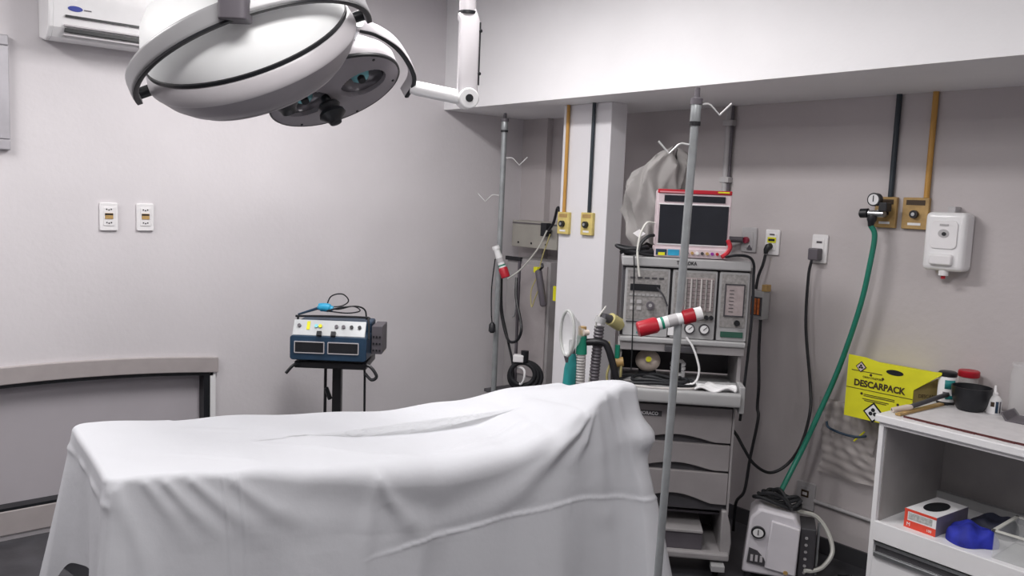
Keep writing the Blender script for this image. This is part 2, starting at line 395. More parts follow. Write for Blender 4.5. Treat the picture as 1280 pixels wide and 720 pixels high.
MB().tube(pts, .02, 12, flat=(.020, .010), upv=(F2.to_3x3() @ Vector((0, 0, 1)))).build('yoke', M_lampg, lamp, label='curved pale yoke beside the smaller head')
MB().tube([p - (F2.to_3x3() @ Vector((0, 0, 1))) * .021 for p in pts], .004, 8, flat=(.004, .008), upv=(F2.to_3x3() @ Vector((0, 0, 1)))).build('yoke_strip', M_black, lamp)
p0_ = Vector(pts[0]); inn = (Vector((-.428, .091, -.83)) - p0_)
MB().cyl(p0_ + inn * .25, p0_ - inn.normalized() * .014, .016, 18).build('pivot', M_chrome, lamp)
hub = Vector((-.247, .294, -.883))
J = Vector((-2.455, 1.835, 2.035)) - LR
MB().tube([hub, hub + (J - hub) * .12, hub + (J - hub) * .15, J], [.022, .026, .026, .026], 16).build('fork_arm', M_white, lamp)
jd = Vector((.88, -.45, -.05)).normalized()
MB().cyl(J - jd * .05, J + jd * .055, .036, 28).build('joint', M_white, lamp, bevel=.004)
MB().cyl(J + jd * .055, J + jd * .058, .014, 14).build('joint_bolt', M_black, lamp)
tp = Vector((-2.47, 1.855, ZC - .22)) - LR
rt = Vector((.46, .88, .0)).normalized()
MB().tube([J + Vector((0, 0, .0)), J + Vector((0, 0, .275)) , J + Vector((-.015, 0, .298))], .03, 16, flat=(.024, .036), upv=jd).build('spring_arm', M_lampg, lamp, label='pale upright spring arm')
for q_ in (.037,):
    c0 = J + rt * q_ + Vector((0, 0, .05)) + jd * .015
    MB().tube([c0, c0 + Vector((0, 0, .22))], .004, 8).build('slot', M_black, lamp)
    for zz in (.04, .19): MB().cyl(c0 + Vector((0, 0, zz)), c0 + Vector((0, 0, zz)) + jd * .006 + rt * .004, .006, 8).build('screw', M_black, lamp)
MB().tube([J + Vector((-.012, 0, .298)), J + Vector((-.012, 0, .308))], .034, 20).build('collar', M_black, lamp)
MB().tube([J + Vector((-.012, 0, .308)), Vector((J.x - .03, J.y, -.30))], .03, 20).build('drop_tube', M_lampg, lamp)
MB().tube([(0, 0, -.30), (J.x - .03, J.y, -.30)], .03, 12, flat=(.035, .028)).build('boom_arm', M_white, lamp)
MB().lathe([(.16, 0), (.16, -.03), (.05, -.06), (.045, -.34), (.001, -.345)], 40).build('ceiling_mount', M_white, lamp)

# ================================================================== AIR CONDITIONER
ac = thing('air_conditioner', 'white split air conditioner mounted high on the left wall', 'air conditioner', (XL, 1.23, 2.30), PI / 2)
prof = [(0, .02), (-.10, .0), (-.155, .012), (-.19, .05), (-.205, .11), (-.205, .26), (-.19, .285), (0, .285)]
def acbody(x0, x1, sc=1.0): return MB().prism([(y, z) for y, z in prof], x0, x1, M=Matrix(((0, 1, 0, 0), (1, 0, 0, 0), (0, 0, 1, 0), (0, 0, 0, 1))))
acbody(-.385, .385).build('body', M_white, ac, smooth=True, ang=25)
for x0, x1 in ((-.405, -.383), (.383, .405)):
    acbody(x0, x1).build('end_cap', M_white, ac, smooth=True, bevel=.006, ang=25)
MB().box(-.34, .36, -.212, -.190, .095, .104).build('panel_gap', M_black, ac, smooth=False)
MB().box(-.34, .36, -.2, -.150, .034, .050, M=Matrix.Translation((0, .003, .0))).build('outlet', M_black, ac, smooth=False)
MB().box(-.345, .365, -.204, -.155, .056, .064, M=Matrix.Translation((0, -.004, 0))).build('flap', M_lampg, ac, smooth=False, bevel=.002)
MB().box(-.345, .365, -.19, -.140, .018, .026).build('flap', M_lampg, ac, smooth=False, bevel=.002)
MB().prism(ellipse(-.30, .135, .03, .012), -.2075, -.204).build('badge', mat('badge_blue', (.02, .04, .3), .4), ac, smooth=False)
MB().box(-.265, -.235, -.2075, -.204, .132, .137).build('badge_mark', M_dkgrey, ac, smooth=False)
MB().box(-.37, -.33, -.2075, -.204, .17, .25).build('sticker', M_paper, ac, smooth=False)

# ================================================================== SOCKETS ON THE LEFT WALL
def socket(name, loc, rz, label, w=.082, h=.135, kind='switch', group=None, mm=None):
    t = thing(name, label, 'socket', loc, rz, group)
    MB().prism(rrect(-w / 2, w / 2, -h / 2, h / 2, .008), -.012, 0).build('plate', mm or M_pw, t, bevel=.003)
    MB().prism(rrect(-w * .3, w * .3, -h * .32, h * .34, .004), -.015, -.011).build('insert', mm or M_pw, t, bevel=.001)
    return t
for k, (y, lb) in enumerate(((1.107, 'white wall socket on the left wall, the left one of two'), (1.275, 'white wall socket on the left wall, the right one of two'))):
    t = socket('wall_socket', (XL, y, 1.519), PI / 2, lb, group='sockets on the left wall')
    MB().box(-.018, .018, -.018, -.014, -.010, .018).build('label_strip', M_brown, t, smooth=False, label='brown voltage label')
    MB().box(-.018, .018, -.0185, -.014, .008, .016).build('label_strip', M_black, t, smooth=False)
    for zc in (.036, -.028):
        for xx in (-.010, 0, .010):
            MB().cyl((xx, -.014, zc - (.003 if xx == 0 else 0)), (xx, -.0165, zc - (.003 if xx == 0 else 0)), .0035, 8).build('pin_hole', M_black, t, smooth=False)

# ================================================================== OPERATING TABLE + SHEET
FT = Vector((-2.82, .60, 0)); TA = math.atan2(-.174, .985)
tab = thing('operating_table', 'operating table hidden under the white sheet, dark base', 'operating table', tuple(FT), TA)
TL = 1.83; TWD = .62
MB().box(.20, .46, .55, 1.15, 0, .09).build('base', M_blackm, tab, smooth=False, bevel=.015)
MB().box(.25, .40, .72, .95, .085, .68).build('column', M_chrome, tab, smooth=False, bevel=.01)
MB().box(.08, .54, .10, 1.72, .67, .71).build('top_frame', M_blackm, tab, smooth=False, bevel=.005)
for y0, y1, z in ((.08, .60, .80), (.62, 1.20, .79), (1.22, 1.72, .82)):
    MB().box(.07, .53, y0, y1, .70, z).build('pad', M_mattress, tab, smooth=False, bevel=.02)
def lerp(tb, x):
    if x <= tb[0][0]: return tb[0][1]
    for (a, va), (c, vc) in zip(tb, tb[1:]):
        if x <= c:
            t = (x - a) / (c - a); t = t * t * (3 - 2 * t); return va + (vc - va) * t
    return tb[-1][1]
ZF = [(0, .926), (.4, .912), (1.05, .878), (1.3, .888), (1.6, .915), (1.85, .925)]
ZN = [(0, .932), (.2, .924), (.4, .910), (.6, .892), (.85, .868), (1.05, .855), (1.25, .862), (1.42, .905), (1.56, .965), (1.68, 1.03), (1.76, 1.052), (1.85, 1.045)]
def ztop(u, v):
    t = min(1, max(0, u / TWD)); t = t * t * (3 - 2 * t)
    z = lerp(ZF, v) * (1 - t) + lerp(ZN, v) * t
    z += .004 * math.sin(9 * v + 4 * u) * math.sin(7 * u) + .003 * math.sin(17 * v - 11 * u)
    # long soft wrinkles
    for (u0, v0, u1, v1, wd, h) in ((.34, .50, .50, .80, .009, .0045), (.50, .80, .56, 1.0, .012, .004), (.40, .20, .54, .45, .012, .003), (.30, 1.05, .22, 1.35, .012, .003), (.50, 1.05, .42, 1.42, .011, .005), (.54, 1.0, .48, 1.5, .016, .005), (.12, .3, .20, .5, .012, .003)):
        dx, dy = u1 - u0, v1 - v0; L2 = dx * dx + dy * dy; s = ((u - u0) * dx + (v - v0) * dy) / L2
        if -.2 < s < 1.2:
            s_ = min(1, max(0, s)); px, py = u0 + dx * s_, v0 + dy * s_; dd = ((u - px) ** 2 + (v - py) ** 2)
            z += h * math.exp(-dd / (wd * wd)) * math.sin(PI * min(1, max(0, (s + .2) / 1.4)))
    return z
RN = [(0, .016), (.3, .022), (.6, .045), (.9, .075), (1.15, .075), (1.35, .05), (1.55, .03), (1.85, .03)]
def perimeter(n):
    # outer rounded rect with corner radius .045; returns (u,v,nu,nv,side,arc)
    R = .045; segs = []
    W, L = TWD, 1.85
    corners = [((R, R), 180), ((W - R, R), 270), ((W - R, L - R), 0), ((R, L - R), 90)]
    out = []
    def side(p, q_, nx, ny, m_):
        for k in range(m_): t = (k + .5) / m_; out.append((p[0] + (q_[0] - p[0]) * t, p[1] + (q_[1] - p[1]) * t, nx, ny))
    def corner(c, a0, m_):
        for k in range(m_ + 1):
            a = math.radians(a0 + 90 * k / m_); out.append((c[0] + R * math.cos(a), c[1] + R * math.sin(a), math.cos(a), math.sin(a)))
    corner(*[corners[0][0], corners[0][1]], 14)
    side((R, 0), (W - R, 0), 0, -1, 60)
    corner(corners[1][0], corners[1][1], 14)
    side((W, R), (W, L - R), 1, 0, 400)
    corner(corners[2][0], corners[2][1], 14)
    side((W - R, L), (R, L), 0, 1, 50)
    corner(corners[3][0], corners[3][1], 14)
    side((0, L - R), (0, R), -1, 0, 120)
    return out
# creases on the near side: polylines of (v, z, width, height)
CR = [[(.03, .90, .022, .010), (.10, .72, .03, .008), (.16, .45, .04, .008)],
      [(.107, .912, .014, .007), (.17, .83, .022, .008), (.26, .70, .04, .0)],
      [(.164, .905, .014, .008), (.24, .82, .022, .010), (.36, .70, .04, .0)],
      [(.24, .900, .014, .007), (.34, .81, .024, .010), (.50, .68, .05, .0)],
      [(.36, .885, .016, .006), (.48, .79, .03, .010), (.68, .68, .05, .0)],
      [(.323, .92, .0045, .0030), (.343, .75, .0045, .0030), (.365, .40, .0045, .0025)],
      [(.371, .915, .0045, .0030), (.391, .75, .0045, .0030), (.412, .40, .0045, .0025)],
      [(.79, .850, .012, .004), (.83, .76, .022, .014), (.90, .68, .035, .013), (1.04, .57, .06, .0)],
      [(.79, .83, .02, .006), (.76, .68, .035, .010), (.72, .40, .05, .006)],
      [(1.575, .950, .010, .006), (1.52, .905, .016, .016), (1.43, .85, .026, .020), (1.28, .735, .045, .014), (1.12, .63, .07, .0)],
      [(1.60, .955, .010, .005), (1.56, .87, .018, .014), (1.48, .77, .035, .0)],
      [(1.62, .96, .014, .004), (1.64, .82, .03, .012), (1.66, .60, .05, .006)],
      [(1.72, 1.00, .014, .006), (1.77, .80, .024, .018), (1.82, .62, .03, .012), (1.84, .30, .03, .010)],
      [(1.66, 1.00, .012, .006), (1.71, .85, .025, .010), (1.75, .65, .03, .0)],
      [(1.49, .66, .01, .003), (1.495, .60, .01, .0)],
      [(.95, .62, .03, .006), (.92, .35, .05, .010)], [(1.28, .64, .03, .004), (1.31, .3, .05, .014)], [(1.68, .60, .03, .005), (1.72, .25, .045, .014)],
      [(.20, .62, .03, .0), (.18, .35, .05, .010)], [(.56, .66, .04, .0), (.55, .30, .06, .012)],
      [(.60, .80, .05, -.006), (1.0, .70, .06, -.012), (1.35, .80, .05, -.004)]]
HC = [(.70, .588), (.811, .598), (1.025, .618), (1.287, .649), (1.51, .668), (1.84, .655)]
def crease(v, z):
    o_ = 0.0
    for pl_c in CR:
        best = None
        for a_, b_ in zip(pl_c, pl_c[1:]):
            dx, dy = b_[0] - a_[0], b_[1] - a_[1]; L2 = dx * dx + dy * dy; q_ = ((v - a_[0]) * dx + (z - a_[1]) * dy) / L2
            s_ = min(1, max(0, q_)); dd = (v - a_[0] - dx * s_) ** 2 + (z - a_[1] - dy * s_) ** 2
            if best is None or dd < best[0]: best = (dd, a_[2] + (b_[2] - a_[2]) * s_, a_[3] + (b_[3] - a_[3]) * s_)
        if best[0] < best[1] ** 2 * 7: o_ += best[2] * math.exp(-best[0] / best[1] ** 2)
    if .72 < v < 1.9:
        zc = lerp(HC, v); d_ = z - zc; f_ = min(1, (v - .72) / .2)
        o_ += f_ * (.0042 * math.exp(-(d_ / .006) ** 2) + (-.004 * math.exp(-(d_ / .03) ** 2) if d_ > 0 else 0))
    return o_
def RR(u, v, nu, nv):
    t = max(0, min(1, (nu - .1) / .8)); base = .016 if v < .3 else .03
    return base * (1 - t) + lerp(RN, v) * t
def gs(x, c, w_): return math.exp(-((x - c) / w_) ** 2)
per = perimeter(0); NP = len(per)
vs = []; fs = []
NT = 40; NS = 130
for i in range(NP):
    u, v, nu, nv = per[i]
for j in range(NT):        # top rings centre -> edge
    k = (j + 1) / NT
    for (u, v, nu, nv) in per:
        r_ = RR(u, v, nu, nv)
        pu, pv_ = u - nu * r_, v - nv * r_
        cu, cv = TWD / 2, min(1.45, max(.4, v))
        uu, vv = cu + (pu - cu) * k, cv + (pv_ - cv) * k
        vs.append((uu, vv, ztop(uu, vv)))
for j in range(1, NS + 1):
    for (u, v, nu, nv) in per:
        r_ = RR(u, v, nu, nv)
        near = max(0, nu); foot = max(0, -nv); head = max(0, nv); far = max(0, -nu)
        cornerN = gs(v, 0, .035) * gs(u, TWD, .035); cornerF = gs(v, 0, .06) * gs(u, 0, .06); cornerH = gs(v, 1.85, .09) * gs(u, TWD, .07)
        D = near * .74 + foot * .30 + head * .75 + far * .62
        s_ = near + foot + head + far; D /= s_
        if nv < -.5: D = .30 + .14 * (1 - min(1, u / TWD)) + .40 * gs(u, TWD, .05) + .32 * gs(u, 0, .05)
        t = D * (j / NS) ** 1.05
        q0 = PI * r_ / 2
        pu, pv_ = u - nu * r_, v - nv * r_
        z0 = ztop(pu, pv_)
        if t < q0:
            a = t / r_; off = r_ * math.sin(a); z = z0 - r_ * (1 - math.cos(a)); dn = 0
        else:
            dn = t - q0; off = r_; z = z0 - r_ - dn
        flare = .05 * dn + .04 * dn * dn
        flare += cornerN * (.12 * dn + .012 * min(1, dn / .05)) + cornerF * (.20 * dn) + cornerH * (.22 * dn + .045 * gs(dn, .15, .05))
        blend = min(1, t / .03)
        if nu > .6:
            off += blend * crease(v, z)
            off += dn * (.035 * math.sin(9.5 * v + 1.2) + .018 * math.sin(23 * v + .5)) * min(1, dn / .2)
            if .5 < v < 1.45: off -= .025 * math.sin(PI * (v - .5) / .95) * min(1, dn / .15)
        if nv < -.6:
            off += .003 * gs(dn, .05, .012) * (1 + .7 * math.sin(31 * u)) - .05 * dn + dn * .04 * math.sin(14 * u + 1)
        if nv > .6 or nu < -.6: off += dn * .05 * math.sin(12 * (u + v))
        if nv > .3 and nu > -.3:
            pass
        off += flare
        vs.append((pu + nu * off, pv_ + nv * off, max(.012, z)))
vs = [(x, y + .055 * min(1, max(0, x / TWD)) * max(0, 1 - max(0, y) / .45) - .075 * min(1, max(0, x / TWD)) * min(1, max(0, (y - 1.4) / .45)), z) for x, y, z in vs]
rows = NT + NS
c0 = len(vs)
for j in range(rows - 1):
    for i in range(NP):
        k = (i + 1) % NP; fs.append((j * NP + i, j * NP + k, (j + 1) * NP + k, (j + 1) * NP + i))
# centre fill: spine strip closing the innermost ring
fs.append(tuple(range(NP)))
sh = MB(); sh.v = vs; sh.f = fs; sh.mi = [0] * len(fs); sh.mats = [M_sheet]
so = sh.build('bed_sheet', M_sheet, None, smooth=True, ang=180)
so.location = FT; so.rotation_euler = (0, 0, TA)
tag(so, 'white cotton sheet draped over the operating table, hanging in folds', 'sheet')

# ================================================================== ELECTROSURGICAL UNIT ON ITS STAND
ES = Vector((-3.785, 2.055, 0)); EA = math.radians(50)
st = thing('equipment_stand', 'black pole stand with tray between the table and the left wall', 'stand', ES, EA)
MB().box(-.19, .17, -.13, .16, .80, .835).build('tray', M_blackm, st, smooth=False, bevel=.006)
MB().box(-.02, .025, -.025, .02, .04, .80).build('post', M_blackm, st, smooth=False, bevel=.003)
MB().tube([(-.06, .0, .06), (-.06, .0, .80)], .008, 8).build('side_rod', M_blackm, st)
MB().tube([(-.03, -.02, .62), (-.05, -.03, .68)], .012, 8).build('clamp_lever', M_black, st)
for dx, dy in ((1, 1), (1, -1), (-1, 1), (-1, -1)):
    l = MB().box(-.02, .02, 0, .28, .05, .08, M=Matrix.Rotation(math.atan2(dy, dx) - PI / 2, 4, 'Z')).build('leg', M_blackm, st, smooth=False, bevel=.005)
    MB().cyl((dx * .19 - .01, dy * .19, .025), (dx * .19 + .01, dy * .19, .025), .025, 16).build('caster', M_rubber, l)
MB().tube(cat([(-.15, -.12, .825), (-.19, -.14, .815), (-.225, -.15, .775)], 6), .008, 8).build('tray_handle', M_black, st)
MB().tube(cat([(.14, -.12, .83), (.19, -.13, .82), (.225, -.14, .775), (.20, -.14, .755), (.165, -.13, .785)], 6), .008, 8).build('tray_handle', M_black, st)
es = thing('electrosurgical_unit', 'dark blue electrosurgical unit with silver control panel on the black stand', 'medical device', ES + Vector((0, 0, .835)), EA)
MB().prism(rrect(-.205, .175, .012, .135, .015), -.16, .12).build('case', M_navy, es, bevel=.004)
for x in (-.15, .12):
    MB().box(x - .02, x + .02, -.12, .1, 0, .014).build('foot', M_black, es, smooth=False)
PT = Matrix.Translation((0, -.155, .135)) @ Matrix.Rotation(math.radians(-32), 4, 'X')
MB().box(-.195, .165, -.003, .012, 0, .085, M=PT).build('control_panel', M_silver, es, smooth=False, bevel=.003, label='silver sloping control panel')
MB().box(-.20, .17, -.02, .12, .13, .19, M=Matrix.Translation((0, .03, 0))).build('upper_case', M_navy, es, smooth=False, bevel=.01)
for x0, x1 in ((-.18, -.035), (-.015, .135)):
    d0 = MB().box(x0, x1, -.164, -.158, .05, .105).build('display', M_black, es, smooth=False, label='black display')
    ed = MB()
    for a in ((x0, x1, .103, .107), (x0, x1, .048, .052)): ed.box(a[0], a[1], -.166, -.16, a[2], a[3])
    for x in (x0, x1): ed.box(x - .002, x + .002, -.166, -.16, .05, .105)
    ed.build('display_edge', M_lampg, d0, smooth=False)
for x, c in ((-.165, M_dkgrey), (.055, M_dkgrey), (.095, M_black), (.135, M_black), (-.08, M_teal), (-.06, M_ylw), (.02, M_dkgrey)):
    MB().cyl(PT @ Vector((x, -.002, .05)), PT @ Vector((x, -.012, .05)), .009, 12).build('knob', c, es)
MB().box(-.128, -.112, -.006, -.002, .03, .075, M=PT).build('warning_label', M_ylw, es, smooth=False)
for x in (-.06, .01):
    MB().box(x - .012, x + .012, -.02, -.0, -.005, .02, M=PT).build('plug', M_black, es, smooth=False, bevel=.002)
MB().box(.178, .232, -.03, .14, .03, .175).build('rear_module', M_dkgrey, es, smooth=False, bevel=.004)
for k in range(3):
    for q_ in range(3): MB().cyl((.189 + .016 * q_, -.03, .05 + .035 * k), (.189 + .016 * q_, -.034, .05 + .035 * k), .005, 8).build('port', M_black, es)
MB().tube(cat([(-.19, -.10, .13), (-.185, -.08, .21), (-.17, -.08, .22), (.14, -.08, .225), (.17, -.09, .21), (.18, -.12, .12)], 6), .006, 8).build('carry_handle', M_black, es)
bp = thing('bipolar_pencil', 'bright blue handpiece with black wand lying on the electrosurgical unit', 'handpiece', ES + Vector((-.06, -.05, 1.085)), EA)
MB().tube(cat([(-.03, 0, 0), (-.01, 0, .006), (.02, 0, .004), (.045, 0, -.003)], 4), [.012] * 2 + [.022] * 8 + [.016] * 3, 12).build('grip', M_cyan, bp)
MB().tube([(-.03, 0, 0), (-.13, -.01, -.035)], [.008, .005], 8).build('wand', M_navy, bp)
cb = MB()
cb.tube(cat([(.0, .05, .0), (.03, .03, .06), (.09, .02, .075), (.12, .03, .04), (.08, .04, .01), (.0, .05, .0), (.06, .06, -.01), (.14, .05, .01), (.18, .03, -.01), (.12, 0, -.02), (.02, -.02, -.01)], 8), .0035, 6)
cb.tube(cat([(.02, -.02, -.01), (.1, -.04, .015), (.17, -.02, .02), (.21, 0, .0), (.22, 0, -.05)], 8), .0045, 6)
tc_ = cb.build('coiled_cord', M_black, bp)
cable('cable', [ES + Vector((.14, .05, .86)), ES + Vector((.10, .10, .80)), ES + Vector((.085, .115, .6)), ES + Vector((.09, .115, .3)), ES + Vector((.12, .12, .05)), ES + Vector((.3, .2, .008))], .006, M_black, 'black power cord hanging down beside the equipment stand post')

# ================================================================== IV POLES
def iv_pole(name, label, loc, H, lean, hooks, mhook, clampz, reach=.27, nleg=5, pr=.0125, hs=.62):
    t = thing(name, label, 'iv pole', loc)
    top = Vector((lean * H, 0, H))
    def at(z): return Vector((lean * z, 0, z))
    MB().tube([at(.06), at(H - .10)], pr, 18).build('pole', M_pole, t)
    MB().tube([at(H - .11), at(H - .105), at(H - .05), at(H - .045)], [pr * 1.12, pr * 1.25, pr * 1.25, pr * 1.12], 18).build('top_sleeve', M_pole, t)
    MB().tube([at(H - .112), at(H - .100)], pr * 1.35, 18).build('sleeve_ring', M_black, t)
    MB().tube([at(H - .05), at(H - .032), at(H - .028), at(H)], [pr * 1.45, pr * 1.45, pr * .7, pr * .6], 18).build('cap', M_dkgrey, t)
    for (z, dx, dy) in hooks:
        d_ = Vector((dx, dy, 0)).normalized(); p = at(z)
        MB().tube([p + d_ * .01, p + d_ * .055 * hs + Vector((0, 0, .004)), p + d_ * .07 * hs, p + d_ * .115 * hs + Vector((0, 0, -.045 * hs)), p + d_ * .17 * hs + Vector((0, 0, .012 * hs))], .0042 * hs ** .5, 8).build('hook', M_hook, t)
    MB().lathe([(.05, .05), (.05, .09), (.025, .11), (.001, .11)], 20).build('hub', M_blackm, t)
    for k in range(nleg):
        a = 2 * PI * k / nleg + .5; c, s_ = math.cos(a), math.sin(a)
        l = MB().tube([(c * .03, s_ * .03, .075), (c * reach, s_ * reach, .06)], .013, 10).build('leg', M_pole, t)
        MB().cyl((c * reach - s_ * .012, s_ * reach + c * .012, .025), (c * reach + s_ * .012, s_ * reach - c * .012, .025), .025, 16).build('caster', M_rubber, l)
    return t
pole_dir = (.643, .764)
pA = iv_pole('iv_pole', 'tall metal drip stand in front of the anesthesia machine', (-1.641, 2.05, 0), 2.035, .0245,
             [(1.985, .643, .764), (1.865, -.643, -.764)], M_chrome, 0)
pB = iv_pole('iv_pole', 'drip stand in the alcove corner beside the left wall', (-3.905, 3.2, 0), 2.19, .005,
             [(1.925, .643, .764), (1.70, -.643, -.764)], M_chrome, 0, reach=.22, pr=.0165, hs=.85)
# red and white clamps tied to the poles
def red_clamp(loc, direction, L, r, label, plain=False):
    d_ = Vector(direction).normalized(); t = thing('pole_clamp', label, 'clamp', loc)
    def P(s): return d_ * s
    MB().tube([P(-L / 2), P(-L / 2 + .004), P(-L * .22), P(-L * .18)], [r * .8, r, r * 1.05, r * .85], 18).build('red_cap', M_red, t)
    MB().tube([P(-L * .19), P(L * .22)], r * .78, 18).build('sleeve', M_paper, t)
    if plain: MB().tube([P(L * .20), P(L * .40)], r * .7, 18).build('sleeve', M_paper, t)
    else: MB().tube([P(L * .20), P(L * .22), P(L * .38), P(L * .39)], [r * .8, r * .95, r * .95, r * .8], 18).build('red_band', M_red, t)
    MB().tube([P(L * .39), P(L * .5)], r * .85, 18).build('end_tip', M_paper, t)
    MB().tube([P(-L * .13), P(-L * .09)], r * .80, 18).build('green_mark', M_grn2, t)
    MB().tube([P(-L * .02), P(L * .12)], r * .80, 18).build('grey_mark', M_pg, t)
    return t
red_clamp((-1.622, 2.022, 1.325), (.62, .74, .30), .205, .024, 'red and white cylindrical clamp across the front drip stand')
red_clamp((-3.84, 3.165, 1.305), (-.28, -.22, .92), .20, .027, 'red and white cylindrical clamp hanging on the alcove drip stand', True)

# ================================================================== ALCOVE LEFT: wall box, cabinet, cables
wb = thing('electrical_box', 'grey metal box on the alcove wall behind the drip stand', 'electrical box', (-4.04, YB - .05, 1.37))
MB().box(-.22, .22, -.13, 0, 0, .175).build('case', M_boxg, wb, smooth=False, bevel=.004)
MB().box(-.215, .215, -.134, -.128, .155, .162).build('lid_seam', M_dkgrey, wb, smooth=False)
for x in (-.15, -.02, .12): MB().cyl((x, -.13, .03), (x, -.134, .03), .007, 10).build('screw', M_black, wb)
MB().box(.11, .165, -.175, -.13, .085, .17).build('socket_block', M_black, wb, smooth=False, bevel=.004)
ct = thing('equipment_cabinet', 'tall grey equipment cabinet in the alcove corner under the grey box', 'cabinet', (-4.0, YB - .06, 0))
MB().box(-.20, .22, -.20, 0, 0.06, 1.30).build('body', M_mach, ct, smooth=False, bevel=.004)
MB().box(-.05, .20, -.212, -.20, .55, 1.27).build('door', mat('door_pinkish', (.36, .33, .335), .5), ct, smooth=False, bevel=.004)
MB().box(-.205, -.055, -.215, -.195, 1.285, 1.31).build('top_edge', M_black, ct, smooth=False)
MB().box(-.075, -.057, -.215, -.20, .1, 1.285).build('post', M_dkgrey, ct, smooth=False)
MB().tube(cat([(-.09, -.205, 1.12), (-.07, -.24, 1.12), (-.05, -.245, 1.08), (-.05, -.245, .95), (-.08, -.235, .92)], 5), .006, 8).build('handle', M_chrome, ct)
MB().box(-.20, .22, -.20, 0, 0, .06).build('plinth', M_black, ct, smooth=False)
cable('cable', [(-3.87, 3.59, 1.495), (-3.82, 3.53, 1.50), (-3.77, 3.52, 1.55), (-3.72, 3.50, 1.64), (-3.66, 3.46, 1.62)], .009, M_black, 'thick black cable arching out of the grey box to the column')
cable('cable', [(-3.72, 3.42, 1.50), (-3.80, 3.42, 1.38), (-3.92, 3.40, 1.25), (-4.0, 3.36, 1.18)], .005, M_tube, 'thin pale cable slanting below the grey box')
cable('cable', [(-3.70, 3.43, 1.48), (-3.76, 3.43, 1.34), (-3.80, 3.43, 1.22), (-3.84, 3.42, 1.12), (-3.83, 3.42, 1.02), (-3.80, 3.42, 1.08), (-3.74, 3.42, 1.2)], .004, M_ytube, 'thin yellowed tube looping under the grey box')
cable('cable', [(-3.88, 3.33, 1.20), (-3.84, 3.30, 1.08), (-3.78, 3.29, .95), (-3.76, 3.28, .88), (-3.80, 3.28, .82), (-3.87, 3.28, .81), (-3.92, 3.28, .88), (-3.96, 3.28, 1.0), (-3.95, 3.26, 1.18)], .009, M_black, 'thick black cable hanging in a loop from the alcove drip stand')
cable('cable', [(-3.93, 3.25, 1.25), (-3.95, 3.28, 1.0), (-3.90, 3.30, .8), (-3.86, 3.32, .6), (-3.85, 3.32, .2), (-3.84, 3.32, .012)], .008, M_rubber, 'black cable running down to the floor beside the alcove drip stand')
cable('cable', [(-3.875, 3.15, 1.32), (-3.885, 3.14, 1.15), (-3.88, 3.14, 1.0), (-3.875, 3.145, .93)], .004, M_black, 'thin black cable with plug hanging on the alcove drip stand')
MBp = MB().tube([(0, 0, .035), (0, 0, .02), (0, 0, -.02), (0, 0, -.03)], [.008, .02, .022, .012], 12); po = MBp.build('hanging_plug', M_black); po.location = (-3.873, 3.145, .90)
tag(po, 'black plug hanging at the end of the thin cable by the alcove drip stand', 'plug')
hs = thing('handset', 'grey cylindrical handset hanging with a yellow clip in the alcove', 'handset', (-3.73, 3.40, 1.15))
MB().tube([(-.03, 0, .11), (-.028, 0, .10), (.03, 0, -.10), (.033, 0, -.11)], [.012, .022, .022, .014], 14).build('body', M_dkgrey, hs)
MB().box(-.06, -.025, -.015, .015, .09, .125).build('clip', M_ylw, hs, smooth=False, bevel=.003)
MB().tube([(-.015, 0, .11), (.01, 0, .13), (0, 0, .15)], .008, 8).build('hanger', M_black, hs)
yl = MB().box(-.02, .02, -.004, .004, -.045, .045).build('yellow_tag', M_ylw, None, smooth=False); yl.location = (-3.66, 3.46, 1.12); tag(yl, 'yellow tag hanging behind the handset next to the column', 'tag')
# cable coil with its little pump
ck = thing('suction_coil', 'thick black hose coiled around a small white device below the cabinet door', 'hose', (-3.76, 3.33, .60))
rr = math.radians(42); cx_, cy_ = math.cos(rr), math.sin(rr)
for k in range(3):
    R_ = .10 - .012 * k
    MB().tube([(R_ * math.cos(a) * cx_ , R_ * math.cos(a) * cy_ - .012 * k, R_ * .92 * math.sin(a) + .01 * k) for a in [2 * PI * i / 36 for i in range(36)]], .014, 10, closed=True).build('loop', M_rubber, ck)
MB().tube(cat([(-.04, -.03, .05), (0, -.035, .06), (.03, -.035, .045), (.035, -.04, 0), (.01, -.04, -.04), (-.02, -.035, -.04)], 5), .007, 8).build('white_tube', M_paper, ck)
MB().box(-.075, -.01, -.05, .0, .095, .14, M=Matrix.Rotation(rr, 4, 'Z')).build('white_device', M_pw, ck, smooth=False, bevel=.006)
MB().tube([(.01, -.02, .10), (.01, -.02, .165)], .024, 14).build('black_cap', M_black, ck)

MB_shelf = MB().box(-.20, .16, -.16, .16, -.02, 0).build('wall_shelf', M_machd, None, smooth=False, bevel=.003); MB_shelf.location = (-3.80, 3.36, .495)
MB_shelf.scale = (1, 1, 1)
tag(MB_shelf, 'dark shelf carrying the coiled black hose in the alcove', 'shelf')

# column gas outlets
def gas_outlet(loc, mm, label, w=.075, h=.115, grp=None, pipe=None, pm=None):
    t = thing('gas_outlet', label, 'gas outlet', loc, 0, grp)
    MB().prism(rrect(-w / 2, w / 2, -h / 2, h / 2, .004), -.022, 0).build('plate', mm, t, bevel=.003)
    MB().cyl((0, -.022, -.004), (0, -.040, -.004), .018, 18).build('valve', M_black, t)
    MB().cyl((0, -.040, -.004), (0, -.044, -.004), .008, 12).build('valve_tip', M_chrome, t)
    MB().box(-w * .36, w * .36, -.0235, -.021, h * .26, h * .42).build('name_strip', M_brn if mm is not M_yel else M_brown, t, smooth=False)
    MB().box(-w * .25, w * .25, -.0235, -.021, -h * .38, -h * .30).build('name_strip', M_paper, t, smooth=False)
    return t
gas_outlet((-3.435, 3.30, 1.558), M_yel, 'yellow gas outlet plate on the column under the yellow pipe', w=.09, h=.125)
